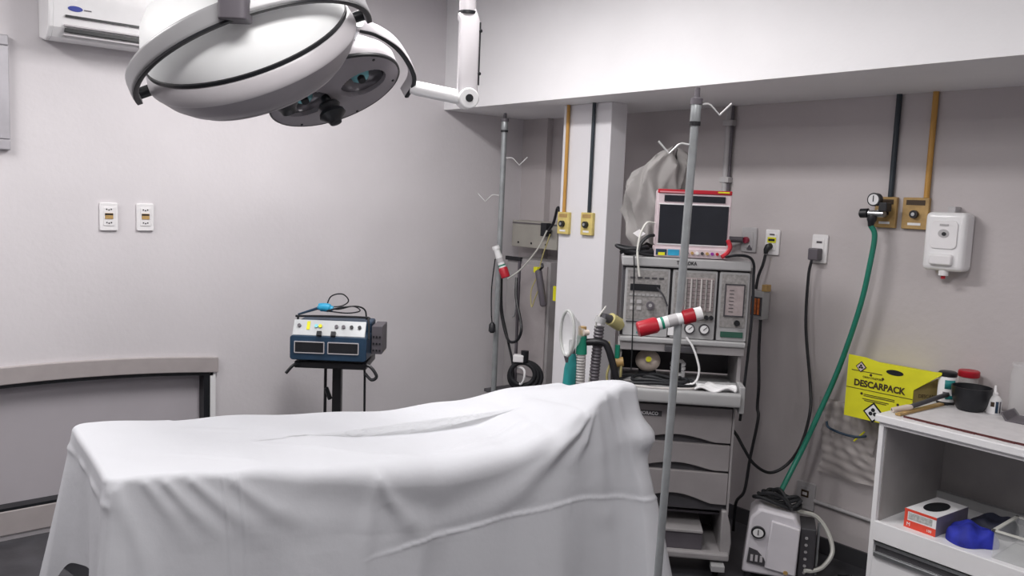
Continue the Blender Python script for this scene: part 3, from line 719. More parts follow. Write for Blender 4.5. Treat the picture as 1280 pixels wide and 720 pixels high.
gas_outlet((-3.248, 3.30, 1.562), M_yel, 'yellow gas outlet plate on the column under the black pipe', w=.09, h=.125)
gas_outlet((-1.815, YB, 1.690), M_brown, 'ochre gas outlet plate on the back wall behind the regulator', w=.10, h=.14)
gas_outlet((-1.680, YB, 1.690), M_brown, 'ochre gas outlet plate on the back wall left of the soap dispenser', w=.115, h=.14)
def pipe(x, y, z0, m, label, r=.008):
    o = MB().tube([(0, 0, 0), (0, 0, ZS - z0)], r, 12).build('gas_pipe', m); o.location = (x, y, z0); tag(o, label, 'pipe')
pipe(-3.440, 3.287, 1.62, M_ypipe, 'yellow gas pipe running down the column', .010)
pipe(-3.240, 3.287, 1.625, M_bpipe, 'black gas pipe running down the column', .010)
pipe(-1.800, YB - .012, 1.76, M_bpipe, 'black gas pipe on the back wall above the regulator', .0125)
pipe(-1.640, YB - .012, 1.76, M_ypipe, 'ochre gas pipe on the back wall above the outlet plate', .0125)
cp = thing('conduit', 'grey vertical conduit on the back wall behind the monitor', 'conduit', (-2.70, YB - .018, 0))
MB().tube([(0, 0, 1.45), (0, 0, ZS)], .017, 12).build('tube', M_pg, cp)
MB().tube([(.022, 0, 1.45), (.022, 0, ZS)], .008, 8).build('thin_tube', M_dkgrey, cp)
for z in (1.83, 2.13): MB().box(-.024, .034, -.022, .018, z - .015, z + .015).build('clamp', M_pg, cp, smooth=False, bevel=.003)

# ================================================================== BACK WALL SOCKETS
s1 = socket('wall_socket', (-2.393, YB, 1.515), 0, 'white wall socket with yellow label and black plug beside the monitor', h=.13)
MB().box(-.024, .024, -.018, -.014, -.002, .026).build('label_strip', M_ylw, s1, smooth=False, label='yellow voltage label')
MB().box(-.018, .018, -.019, -.014, .006, .018).build('label_strip', M_black, s1, smooth=False)
MB().box(-.014, .014, -.017, -.014, .036, .044).build('pin_slot', M_dkgrey, s1, smooth=False)
s2 = socket('wall_socket', (-2.130, YB, 1.500), 0, 'white wall socket with grey plug right of the monitor, second from it', h=.14)
MB().box(-.014, .014, -.017, -.014, .028, .038).build('pin_slot', M_dkgrey, s2, smooth=False)
s3 = socket('wall_socket', (-2.532, YB, 1.519), 0, 'grey wall socket with a red centre just right of the monitor', h=.13, w=.09, mm=M_pg)
MB().cyl((-.01, -.012, -.002), (-.01, -.03, -.002), .017, 14).build('red_centre', mat('dark_red', (.30, .03, .06), .4), s3, label='red plug centre')
MB().prism([(-.005, -.05), (.025, -.05), (.01, -.025)], -.02, -.012).build('mark', M_dkgrey, s3, smooth=False)
s4 = socket('wall_socket', (-2.10, YB, .262), 0, 'grey low wall socket behind the suction pump', h=.14, w=.10, mm=M_pg)
MB().box(-.02, .02, -.018, -.012, -.005, .03).build('opening', M_brn, s4, smooth=False)
MB().box(-.012, .012, -.019, -.012, .005, .02).build('pin_plate', M_paper, s4, smooth=False)
p1 = MB().tube([(0, 0, 0), (0, -.022, -.004), (-.004, -.03, -.02), (-.006, -.03, -.04)], [.016, .017, .014, .010], 12).build('plug', M_black); p1.location = (-2.400, YB - .012, 1.495); tag(p1, 'black plug in the socket with the yellow label', 'plug')
p2 = MB().box(-.026, .026, -.05, 0, -.03, .028).build('plug', M_dkgrey, None, smooth=False, bevel=.006); p2.location = (-2.135, YB - .012, 1.475); tag(p2, 'grey square plug in the socket right of the monitor', 'plug')
p3 = MB().tube([(0, 0, 0), (-.11, -.06, .0)], .016, 12).build('connector_bar', M_dkgrey); p3.location = (-2.555, YB - .03, 1.517); tag(p3, 'dark grey connector between the monitor and the grey socket', 'connector')
ad = thing('power_adapter', 'grey inline adapter with orange windings hanging by the machine', 'adapter', (-2.41, YB - .06, 1.12))
MB().box(-.04, .04, -.03, .03, 0, .145).build('case', M_machl, ad, smooth=False, bevel=.004)
MB().box(-.034, .034, -.034, -.028, .02, .115).build('winding_recess', M_machd, ad, smooth=False)
for x in (-.018, .0, .018): MB().box(x - .006, x + .006, -.037, -.03, .025, .108).build('winding', M_orange, ad, smooth=False, label='orange winding')
MB().box(.02, .05, -.02, .02, .145, .18).build('terminal', M_brown, ad, smooth=False, bevel=.003)
cable('cable', [(-2.406, YB - .042, 1.452), (-2.412, YB - .05, 1.40), (-2.43, YB - .055, 1.34), (-2.437, YB - .06, 1.27)], .008, M_black, 'short black cord from the yellow labelled socket to the adapter')
cable('cable', [(-2.396, 3.720, 1.12), (-2.386, 3.710, 0.951), (-2.366, 3.700, 0.789), (-2.365, 3.700, 0.667), (-2.349, 3.690, 0.609), (-2.360, 3.660, 0.404), (-2.353, 3.620, 0.243), (-2.378, 3.59, 0.176), (-2.39, 3.60, 0.02)], .008, M_black, 'black cord hanging from the adapter down the wall to the floor')
cable('cable', [(-2.140, 3.725, 1.445), (-2.148, 3.72, 1.36), (-2.135, 3.71, 1.12), (-2.083, 3.700, 0.845), (-2.049, 3.660, 0.718), (-2.048, 3.600, 0.569), (-2.052, 3.500, 0.487), (-2.092, 3.420, 0.448), (-2.137, 3.350, 0.491), (-2.166, 3.300, 0.569), (-2.192, 3.280, 0.623), (-2.207, 3.260, 0.653)], .0075, M_black, 'long black cord looping from the grey plug to the machine')

# ================================================================== REGULATOR + GREEN HOSE
rg = thing('gas_regulator', 'chrome and black gas regulator with a round gauge on the left ochre plate', 'regulator', (-1.815, YB - .045, 1.683))
MB().tube([(0, .02, 0), (0, -.045, 0)], .017, 14).build('stem', M_chrome, rg)
MB().tube([(-.045, -.045, 0), (.03, -.045, 0)], .015, 14).build('body', M_chrome, rg)
MB().tube([(-.085, -.045, -.002), (-.078, -.045, -.002), (-.045, -.045, 0), (-.04, -.045, 0)], [.012, .022, .022, .014], 14).build('knob', M_black, rg)
MB().box(.012, .05, -.07, -.02, .01, .05).build('block', M_black, rg, smooth=False, bevel=.004)
g = MB().cyl((-.015, -.035, .062), (-.015, -.065, .062), .030, 28).build('gauge', M_black, rg)
MB().cyl((-.015, -.065, .062), (-.015, -.067, .062), .024, 28).build('dial', M_paper, g, smooth=False)
MB().box(-.017, -.013, -.069, -.066, .052, .08).build('needle', M_black, g, smooth=False)
MB().tube([(-.02, -.05, -.01), (-.022, -.052, -.03), (-.022, -.054, -.04), (-.023, -.055, -.06)], [.02, .022, .016, .012], 14).build('hose_fitting', M_black, rg)
GH = [(-1.838, 3.68, 1.63), (-1.820, 3.690, 1.58), (-1.828, 3.685, 1.454), (-1.849, 3.680, 1.286), (-1.888, 3.670, 1.095), (-1.929, 3.650, 0.919), (-1.967, 3.600, 0.745), (-2.000, 3.540, 0.580), (-2.019, 3.470, 0.456), (-2.020, 3.380, 0.355)]
cable('oxygen_hose', GH, .0125, M_green, 'long green hose hanging from the wall regulator to the suction pump', 'hose', n=10)

# ================================================================== SOAP DISPENSER
sd = thing('soap_dispenser', 'white wall mounted soap dispenser on the back wall', 'soap dispenser', (-1.515, YB, 1.43))
MB().box(-.085, .085, -.10, 0, .02, .27).build('body', M_white, sd, smooth=True, bevel=.022, seg=4)
MB().prism(rrect(-.055, .055, .115, .235, .02), -.106, -.099).build('window_panel', M_pw, sd, bevel=.002)
MB().prism(ellipse(0, .18, .022, .018), -.109, -.105).build('emblem', M_pg, sd, smooth=False)
MB().prism(ellipse(.003, .178, .009, .008), -.1115, -.108).build('emblem_dot', M_black, sd, smooth=False)
MB().box(-.018, .018, -.1085, -.105, .212, .220).build('mark', M_pg, sd, smooth=False)
MB().box(-.05, .045, -.118, -.09, .045, .092).build('push_lever', M_pw, sd, smooth=True, bevel=.008)
MB().tube([(0, -.07, .03), (0, -.07, .0)], .02, 14).build('nozzle', M_pw, sd)
MB().tube([(0, -.07, .0), (0, -.07, -.014)], .009, 10).build('nozzle_tip', M_red, sd, label='red nozzle tip')
MB().box(-.012, .02, -.06, 0, .268, .295).build('hook', M_pg, sd, smooth=False, bevel=.003)

# ================================================================== SHARPS BOX
sx0 = -1.845
dk = thing('sharps_box', 'yellow cardboard sharps box hanging on the wall behind the shelf unit', 'sharps box', (sx0, 3.60, .76))
Wd = .30
MB().prism([(0, 0), (Wd, 0), (Wd, .175), (.41, .262), (.41, .272), (.33, .266), (.15, .268), (.08, .280), (0, .282)], -.006, 0).build('front_panel', M_ylw, dk, smooth=False)
MB().box(.003, Wd - .004, .0, .168, 0, .24).build('body', M_ylw, dk, smooth=False)
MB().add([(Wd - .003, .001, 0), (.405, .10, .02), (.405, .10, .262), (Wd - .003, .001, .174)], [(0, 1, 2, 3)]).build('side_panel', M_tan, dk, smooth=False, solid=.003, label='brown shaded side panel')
MB().prism(ellipse(.215, .235, .038, .012), -.0075, -.005).build('hand_slot', M_black, dk, smooth=False)
text('DESCARPACK', .040, M_brn, dk, (.150, -.0072, .160), sx=.92, bold=.0014)
text('CAIXA COLETORA', .012, M_brn, dk, (.12, -.0072, .192), sx=.9)
text('DESCARPACK', .022, M_brn, dk, (.355, .05, .15), rot=(PI / 2, 0, math.atan2(.1, .11)), sx=.8)
MB().box(.0, Wd, -.0075, -.005, .133, .1355).build('fold_line', M_brn, dk, smooth=False)
for z, x0, x1 in ((.113, .085, .225), (.106, .085, .225), (.092, .08, .20), (.085, .09, .19), (.214, .02, .16)):
    MB().box(x0, x1, -.0075, -.005, z, z + .003).build('print_line', M_brn, dk, smooth=False)
for x, z in ((.075, .115), (.24, .098), (.11, .205), (.165, .198)): MB().prism(ellipse(x, z, .006, .006, 8), -.0075, -.005).build('print_dot', M_brn, dk, smooth=False)
def diamond(x, z, r, tiltz=.0, mid=M_paper):
    o1 = MB().prism([(x - r, z), (x, z - r), (x + r, z), (x, z + r)], -.0085, -.005).build('hazard_sign', M_black, dk, smooth=False, label='black and white hazard diamond')
    MB().prism([(x - r * .8, z), (x, z - r * .8), (x + r * .8, z), (x, z + r * .8)], -.0095, -.008).build('hazard_field', mid, o1, smooth=False)
    for k in range(3):
        a = PI / 2 + 2 * PI * k / 3
        MB().prism(ellipse(x + r * .25 * math.cos(a), z + r * .25 * math.sin(a), r * .2, r * .2, 10), -.0105, -.009).build('hazard_mark', M_black, o1, smooth=False)
diamond(.135, .040, .046); diamond(.063, .235, .025, mid=mat('pale_pink', (.6, .5, .5), .6))
# plastic bag below it
bg = thing('plastic_bag', 'crumpled translucent plastic bag hanging on the wall under the sharps box', 'bag', (-1.885, YB - .02, .42))
def bagf(side):
    def fn(u, v):
        x = -.15 + .30 * u; z = .34 * v
        pinch = 1 - .12 * math.sin(PI * v)
        thick = (.018 * math.sin(PI * u) ** .6) * (.3 + .7 * math.sin(PI * min(1, v * 1.1 + .05))) + .004
        wr = .004 * math.sin(26 * x + 18 * v) + .006 * math.sin(50 * v + 20 * x) * (1 - v * .4) + .007 * math.sin(12 * u + 31 * v * u)
        return (x * pinch + .01 * math.sin(9 * v), -.005 - (thick + wr * .6 + .012 if side else 0), z + .02 * math.sin(5 * u) * v)
    return fn
MB().grid(bagf(1), 40, 40).build('film', M_film, bg); 
MB().box(-.17, .05, -.01, .0, .31, .36).build('tape', M_film, bg, smooth=False)
MB().tube(cat([(-.10, -.055, .26), (-.085, -.06, .235), (-.02, -.062, .222), (.05, -.062, .222), (.10, -.055, .235)], 6), .006, 8).build('tube', M_navy, bg, label='dark blue tube in the bag')
MB().tube([(.045, -.06, .20), (.09, -.055, .255)], .004, 8).build('yellow_stick', M_ylw, bg)
cd = MB().tube([(0, 0, 0), (.62, 0, -.01)], .010, 12).build('conduit', M_pg); cd.location = (-2.05, YB - .012, .25); tag(cd, 'thin grey horizontal conduit low on the back wall', 'conduit')

# ================================================================== SUCTION PUMP
pu = thing('suction_pump', 'white suction pump with a pressure gauge on the floor by the back wall', 'suction pump', (-2.008, 3.353, 0), math.radians(33))
pu.scale = (1.15, 1.1, .98)
MB().prism([(-.115, .03), (.085, .03), (.095, .28), (.07, .325), (-.06, .345), (-.095, .30)], -.09, .09).build('housing', M_pump, pu, bevel=.012, seg=3)
MB().prism([(-.03, .07), (.088, .05), (.092, .275), (-.015, .30)], -.102, -.088).build('front_cover', M_pump, pu, bevel=.006)
g = MB().cyl((-.062, -.088, .235), (-.062, -.105, .235), .027, 28).build('gauge', M_black, pu)
MB().cyl((-.062, -.105, .235), (-.062, -.107, .235), .020, 24).build('dial', M_paper, g, smooth=False)
MB().box(-.064, -.060, -.109, -.106, .225, .25).build('needle', M_dkgrey, g, smooth=False, )
MB().prism([(-.098, .085), (-.02, .075), (-.035, .115), (-.06, .145), (-.092, .155)], -.097, -.088).build('switch_panel', M_machd, pu, smooth=False)
for k in range(3): MB().box(-.085 + .018 * k, -.075 + .018 * k, -.100, -.096, .095, .125).build('switch', M_lampg, pu, smooth=False)
MB().cyl((.05, -.098, .065), (.05, -.106, .065), .009, 12).build('inlet', M_brown, pu)
MB().box(.095, .155, -.06, .09, .03, .27).build('side_unit', M_machd, pu, smooth=False, bevel=.006)
for k in range(6): MB().cyl((.12, -.06, .06 + .033 * k), (.12, -.066, .06 + .033 * k), .006, 10).build('vent', M_pg, pu)
MB().tube([(.165, -.02, .04), (.165, -.02, .29)], .006, 8).build('rod', M_chrome, pu)
for x in (-.09, .07):
    for y in (-.07, .07): MB().cyl((x, y, 0), (x, y, .032), .015, 12).build('foot', M_rubber, pu)
cc = MB()
for k in range(4):
    rx, ry = .105 - .012 * k, .05 - .006 * k
    cc.tube([(rx * math.cos(a) + .006 * k, ry * math.sin(a), .012 * math.sin(2 * a + k) + .010 * k) for a in [2 * PI * i / 30 for i in range(30)]], .008, 8, closed=True)
cc.tube(cat([(-.09, -.02, .02), (-.04, -.06, .05), (.02, -.05, .03), (.06, -.055, .0), (.10, -.02, .03)], 6), .008, 8)
cc.tube(cat([(-.03, .03, .03), (.0, 0, .055), (.03, -.03, .03), (.06, -.06, -.01)], 6), .009, 8)
co = cc.build('coiled_cable', M_rubber); co.location = (-2.00, 3.345, .355); co.rotation_euler = (0, math.radians(6), math.radians(40)); tag(co, 'black power cord coiled on top of the suction pump', 'cable')
cable('suction_tube', [(-1.955, 3.42, .33), (-1.943, 3.450, 0.300), (-1.890, 3.500, 0.283), (-1.837, 3.520, 0.221), (-1.796, 3.500, 0.146), (-1.806, 3.450, 0.087), (-1.83, 3.40, 0.069), (-1.845, 3.36, 0.075)], .010, M_tube, 'pale clear suction tube looping on the right of the pump', 'hose')
cable('cable', [(-1.80, 3.42, .01), (-1.74, 3.52, .02), (-1.66, 3.56, .02), (-1.60, 3.54, .03), (-1.63, 3.46, .02), (-1.70, 3.42, .012), (-1.76, 3.46, .02), (-1.72, 3.54, .05), (-1.78, 3.54, .03)], .006, M_rubber, 'thin black cord lying on the floor right of the pump')

# ================================================================== SHELF UNIT
CX, CY = -1.500, 3.21
cu = thing('shelf_unit', 'white shelf unit with open compartment and drawer at the right', 'cabinet', (CX, CY, 0), -.05)
CW, CD, CH = .82, .54, .895
M_cab = mat('cabinet_white', (.80, .80, .815), .35, var=.02); M_cabi = mat('cabinet_inside', (.36, .345, .34), .55, var=.04)
MB().box(0, .02, 0, CD, 0, CH - .03).build('side_panel', M_cab, cu, smooth=False, bevel=.002)
MB().box(CW - .02, CW, 0, CD, 0, CH - .03).build('side_panel', M_cab, cu, smooth=False, bevel=.002)
MB().box(.02, CW - .02, CD - .02, CD, 0, CH - .03).build('back_panel', M_cabi, cu, smooth=False)
MB().box(.02, .024, .02, CD - .02, .46, CH - .03).build('side_lining', M_cabi, cu, smooth=False)
MB().box(-.012, CW + .01, -.015, CD, CH - .030, CH).build('top_board', M_cab, cu, smooth=False, bevel=.004)
MB().box(.02, CW - .02, .0, CD - .02, CH - .045, CH - .03).build('top_rail', M_cab, cu, smooth=False)
MB().box(.02, CW - .02, .01, CD - .02, .43, .46).build('shelf', M_cab, cu, smooth=False)
MB().box(.02, CW - .02, CD - .05, CD - .02, .46, .50).build('back_rail', M_machl, cu, smooth=False)
MB().box(.018, CW - .018, -.004, .014, .385, .465).build('shelf_lip', M_cab, cu, smooth=False, bevel=.003)
MB().box(.02, CW - .02, .02, .03, .30, .385).build('shadow_gap', M_machd, cu, smooth=False)
MB().box(.02, CW - .02, .005, .016, .365, .378).build('drawer_rail', M_chrome, cu, smooth=False)
dr = MB().box(.022, CW - .022, -.006, .02, .04, .335).build('drawer', M_cab, cu, smooth=False, bevel=.003)
MB().box(.03, CW - .03, -.018, -.004, .325, .345).build('handle', M_chrome, dr, smooth=False, bevel=.004)
mt = MB().box(0, .60, 0, .46, 0, .004).build('table_mat', mat('mat_white', (.66, .645, .655), .7, var=.06, scale=20), None, smooth=False); mt.location = (CX + .08, CY + .03, CH); mt.rotation_euler = (0, 0, -.05); tag(mt, 'pale cloth mat on top of the white shelf unit', 'mat')
rl = MB()
for k in range(14):
    x0, x1 = .045 * k, .045 * (k + 1) - .001; rl.box(x0, x1, -.003 - .002 * (k % 3), .003 + .001 * (k % 2), 0, .007)
rlo = rl.build('mat_edge', mat('dark_red_edge', (.09, .02, .02), .6), mt, smooth=False, label='dark red frayed front edge')
tw = thing('tweezers', 'dark metal rod lying on the left rim of the shelf unit beside the yellow box', 'instrument', (CX + .02, CY + .06, CH))
MB().tube([(.0, .0, .014), (.03, .10, .02), (.065, .28, .045), (.075, .40, .05)], [.006, .010, .010, .010], 10).build('rod', M_machd, tw)
MB().tube([(.0, .0, .012), (.03, .06, .02), (.035, .085, .02)], [.010, .013, .010], 10).build('tip', M_beige, tw)
mk = MB().box(0, .022, 0, .42, 0, .010).build('wooden_strip', M_brown, None, smooth=False, bevel=.002); mk.location = (CX + .045, CY + .03, CH + .001); mk.rotation_euler = (0, 0, -.05); tag(mk, 'brown strip along the left edge of the mat', 'strip')
# items on top
Z = CH + .004
bt = thing('bottle', 'white bottle with teal label and black cap nearest the yellow box', 'bottle', (-1.425, 3.63, Z))
MB().lathe([(.030, 0), (.034, .004), (.034, .115), (.030, .12)], 28).build('body', M_paper, bt)
MB().lathe([(.0345, .118), (.036, .122), (.036, .134), (.030, .138), (.001, .138)], 28, cap0=True).build('cap', M_black, bt)
MB().lathe([(.033, -.001), (.0355, .002), (.0355, .010), (.034, .012)], 28, cap0=False, cap1=False).build('base_ring', M_black, bt)
def arc_label(par, R, a0, a1, z0, z1, m, name='label_print'):
    MB().grid(lambda u, v: (R * math.cos(a0 + (a1 - a0) * u), R * math.sin(a0 + (a1 - a0) * u), z0 + (z1 - z0) * v), 10, 2).build(name, m, par, solid=.0004)
af = math.radians(-62)
arc_label(bt, .0347, af - .35, af + .9, .068, .105, M_tealr); arc_label(bt, .0349, af - .5, af + .2, .047, .055, M_dkgrey); arc_label(bt, .0349, af - .2, af + .8, .025, .040, M_tealr)
jr = thing('jar', 'clear jar with a red lid behind the black bowl', 'jar', (-1.375, 3.715, Z))
MB().lathe([(.034, 0), (.038, .004), (.038, .105), (.033, .115)], 28).build('body', M_clear, jr)
MB().lathe([(.040, .115), (.042, .118), (.042, .138), (.038, .142), (.001, .142)], 28).build('lid', M_red, jr)
MB().lathe([(.035, .02), (.0352, .06)], 28).build('contents', M_beige, jr)
bw = thing('bowl', 'black round bowl on top of the shelf unit', 'bowl', (-1.315, 3.60, Z))
MB().lathe([(.035, 0), (.050, .004), (.068, .04), (.076, .08), (.076, .098), (.072, .098), (.07, .08), (.062, .042), (.045, .01), (.001, .008)], 40).build('bowl_body', M_black, bw)
ds = thing('dropper_bottle', 'small white dropper bottle with printed label right of the bowl', 'bottle', (-1.235, 3.62, Z))
MB().lathe([(.024, 0), (.027, .003), (.027, .06), (.018, .072), (.010, .076)], 24).build('body', M_paper, ds)
MB().lathe([(.012, .074), (.012, .086), (.006, .092), (.004, .115), (.001, .116)], 16).build('cap', M_pw, ds)
arc_label(ds, .0275, af - .6, af - .1, .033, .052, M_brn); arc_label(ds, .0275, af + .05, af + .45, .008, .055, M_navy); arc_label(ds, .0275, af + .6, af + .9, .008, .055, M_dkgrey)
gj = thing('glass_jar', 'tall clear container standing behind the dropper bottle', 'jar', (-1.165, 3.69, Z))
MB().lathe([(.040, 0), (.042, .003), (.042, .17), (.036, .185), (.036, .2)], 28, cap1=False).build('body', M_clear, gj)
MB().lathe([(.037, .2), (.04, .2), (.04, .21), (.037, .21)], 28).build('rim', M_clear, gj)
ty = thing('tray', 'dark steel instrument tray on the mat at the right edge', 'tray', (-1.06, 3.60, Z))
MB().prism([(-.10, .0), (.12, .0), (.14, .03), (.133, .03), (.115, .006), (-.095, .006), (-.113, .03), (-.12, .03)], -.07, .07).build('pan', M_dkgrey, ty, bevel=.002)
# items inside the compartment
Z2 = .46
gb = thing('glove_box', 'red and white glove box with an oval opening on the shelf', 'box', (-1.39, 3.26, Z2), math.radians(-5))
MB().box(0, .125, 0, .24, 0, .075).build('carton', M_paper, gb, smooth=False, bevel=.001)
MB().box(-.0006, .1256, -.0012, .0, .0, .030).build('red_band', M_redbox, gb, smooth=False)
MB().box(-.0006, .1256, -.0012, .0, .066, .0755).build('red_band', M_redbox, gb, smooth=False)
MB().box(.0, .012, -.0012, .0, .03, .066).build('red_band', M_redbox, gb, smooth=False)
MB().box(.016, .110, -.0012, .0, .036, .062).build('label_panel', mat('grey_print', (.42, .44, .43), .6, var=.3, scale=120), gb, smooth=False)
MB().box(.125, .1262, .0, .24, .0, .075).build('side_print', mat('grey_side', (.20, .18, .24), .6, var=.1), gb, smooth=False, label='dark grey side')
MB().add([(.062 + .038 * math.cos(a) , .12 + .075 * math.sin(a), .0762) for a in [2 * PI * k / 24 for k in range(24)]], [tuple(range(24))]).build('opening', M_black, gb, smooth=False, label='black oval opening')
text('M', .02, M_paper, gb, (.018, -.0016, .015)); text('100', .014, M_paper, gb, (.10, -.0016, .014))
def rag(name, c, sx, sy, h, m, label, seed):
    rnd = random.Random(seed)
    ph = [rnd.uniform(0, 6) for _ in range(6)]
    def fn(u, v):
        a = 2 * PI * u; r = math.sin(v * PI / 2)
        k = 1 + .10 * math.sin(3 * a + ph[0]) + .05 * math.sin(5 * a + ph[1])
        x, y = sx * r * k * math.cos(a), sy * r * k * math.sin(a)
        z = h * math.cos(v * PI / 2) ** .6 * (1 + .12 * math.sin(14 * x / sx * .5 + ph[2]) + .10 * math.sin(5 * y / sy + ph[3]))
        return (x, y, max(.001, z))
    o = MB().grid(fn, 48, 24, closeu=True).build(name, m); o.location = c; tag(o, label, 'cloth'); return o
rg1 = rag('cloth_bundle', (-1.168, 3.325, Z2), .088, .085, .066, M_blueb, 'crumpled bright blue cloth bundle beside the glove box', 3); rg1.rotation_euler = (0, 0, .3)
rg2 = rag('cloth_bundle', (-1.145, 3.51, Z2), .085, .08, .06, mat('dark_navy_cloth', (.025, .028, .05), .7, var=.2), 'dark navy cloth bundle behind the bright blue one', 5)
bn = thing('plastic_bin', 'clear open plastic bin at the right end of the shelf', 'bin', (-.925, 3.34, Z2))
MB().box(-.13, .13, -.11, .11, 0, .006).build('bottom', M_clear, bn, smooth=False)
for (a, c, d_, e) in ((-.13, .13, -.113, -.108), (-.13, .13, .108, .113), (-.133, -.128, -.11, .11), (.128, .133, -.11, .11)):
    MB().box(a, c, d_, e, 0, .10).build('side', M_clear, bn, smooth=False)
rim = MB()
for (a, c, d_, e) in ((-.14, .14, -.12, -.106), (-.14, .14, .106, .12), (-.14, -.126, -.12, .12), (.126, .14, -.12, .12)): rim.box(a, c, d_, e, .10, .106)
rim.build('rim', M_tube, bn, smooth=False, bevel=.001)
pb_ = thing('clear_bottle', 'clear plastic bottle standing in the plastic bin', 'bottle', (-.925, 3.34, Z2 + .007))
MB().lathe([(.03, 0), (.036, .004), (.036, .13), (.022, .16), (.014, .175)], 24).build('body', M_clear, pb_)
MB().lathe([(.016, .17), (.016, .195), (.001, .197)], 18).build('cap', M_pw, pb_)

# ================================================================== ANESTHESIA MACHINE  (local x to the right, y to the back)
MA = math.radians(43)
am = thing('anesthesia_machine', 'grey anesthesia machine with flow meters and drawers in front of the alcove', 'anesthesia machine', (-2.15, 3.15, 0), MA)
def A(mb, name, m=None, par=None, **k): return mb.build(name, m, par or am, **k)
A(MB().box(-.52, .048, -.01, .40, 1.405, 1.448), 'top_board', M_machl, smooth=False, bevel=.006)
text('TAKAOKA', .022, M_black, am, (-.235, -.0115, 1.428), sx=.85, bold=.0005)
A(MB().box(-.515, .052, .03, .38, 1.085, 1.405), 'upper_body', M_machd, smooth=False)
A(MB().box(.046, .060, .02, .39, 1.06, 1.42), 'side_cover', M_mach, smooth=False, bevel=.004)
def module(x0, x1, name, label):
    m_ = A(MB().prism(rrect(x0, x1, 1.088, 1.397, .006), .0, .06), name, M_machl, bevel=.002, label=label)
    A(MB().box(x0 + .010, x1 - .010, -.003, .002, 1.165 if x1 - x0 > .15 else 1.15, 1.388), 'face', M_panel, m_, smooth=False)
    return m_
mL = module(-.502, -.303, 'monitor_module', 'left ventilator module with a black display')
A(MB().box(-.478, -.345, -.006, -.001, 1.295, 1.325), 'display', M_black, mL, smooth=False)
for k in range(8): A(MB().box(-.480 + .019 * k, -.468 + .019 * k, -.006, -.001, 1.272, 1.280), 'key', M_machl, mL, smooth=False)
for k in range(5): A(MB().box(-.480 + .032 * k, -.458 + .032 * k, -.006, -.001, 1.350, 1.357), 'key', M_machd, mL, smooth=False)
for x, z in ((-.465, 1.245), (-.465, 1.215), (-.435, 1.245), (-.435, 1.215)): A(MB().box(x - .010, x + .010, -.006, -.001, z - .008, z + .008), 'key', M_pg, mL, smooth=False)
kn = A(MB().cyl((-.385, -.001, 1.232), (-.385, -.022, 1.232), .018, 20), 'knob', M_dkgrey, mL); A(MB().cyl((-.385, -.022, 1.232), (-.385, -.0235, 1.232), .008, 14), 'knob_cap', M_machl, mL)
A(MB().box(-.49, -.315, -.004, .001, 1.15, 1.156), 'groove', M_machd, mL, smooth=False)
A(MB().box(-.44, -.39, -.0035, .001, 1.10, 1.108), 'mark', M_tealr, mL, smooth=False)
mM = module(-.291, -.095, 'flowmeter_module', 'middle module of tall flow meters')
A(MB().box(-.242, -.108, -.006, -.001, 1.215, 1.365), 'flowmeter_plate', mat('flow_plate', (.34, .29, .29), .4, var=.12, scale=40), mM, smooth=False)
for k in range(6): A(MB().tube([(-.230 + .022 * k, -.010, 1.22), (-.230 + .022 * k, -.010, 1.36)], .0045, 10), 'flow_tube', M_corr if k % 2 else M_panel, mM)
for k in range(8): A(MB().box(-.24, -.11, -.0075, -.005, 1.235 + .017 * k, 1.2365 + .017 * k), 'scale_line', M_machd, mM, smooth=False)
for k, c in enumerate((M_grn2, M_brown, M_grn2, mat('violet_knob', (.06, .04, .2), .4), M_ylw, M_black, M_black)):
    A(MB().cyl((-.245 + .022 * k, -.001, 1.190), (-.245 + .022 * k, -.02, 1.190), .0095, 12), 'flow_knob', c, mM)
for x in (-.205, -.14):
    g = A(MB().cyl((x, 0, 1.135), (x, -.012, 1.135), .024, 24), 'gauge', M_machd, mM)
    A(MB().cyl((x, -.012, 1.135), (x, -.0135, 1.135), .018, 22), 'dial', M_paper, mM, smooth=False)
    A(MB().box(-.0015, .0015, -.001, 0, -.006, .016, M=Matrix.Translation((x, -.0138, 1.135)) @ Matrix.Rotation(.8, 4, 'Y')), 'needle', M_black, mM, smooth=False)
A(MB().box(-.300, -.275, -.008, -.001, 1.10, 1.15), 'switch_plate', M_paper, mM, smooth=False)
mR = module(-.085, .046, 'vaporizer_module', 'right white framed module')
A(MB().box(-.055, .022, -.006, -.001, 1.205, 1.34), 'scale_plate', mat('scale_plate', (.36, .31, .31), .4, var=.12, scale=40), mR, smooth=False)
ef = MB()
for a in ((-.060, .027, 1.34, 1.346), (-.060, .027, 1.199, 1.205)): ef.box(a[0], a[1], -.008, -.001, a[2], a[3])
for x in (-.060, .022): ef.box(x, x + .005, -.008, -.001, 1.2, 1.345)
A(ef, 'scale_frame', M_machd, mR, smooth=False)
for k in range(7): A(MB().box(-.040, -.020, -.0075, -.005, 1.22 + .016 * k, 1.2225 + .016 * k), 'scale_line', M_machd, mR, smooth=False); 
A(MB().cyl((-.0, -.001, 1.172), (0, -.016, 1.172), .013, 16), 'knob', M_black, mR)
A(MB().box(-.068, .030, -.005, -.001, 1.105, 1.130), 'name_plate', mat('green_strip', (.03, .10, .07), .4), mR, smooth=False)
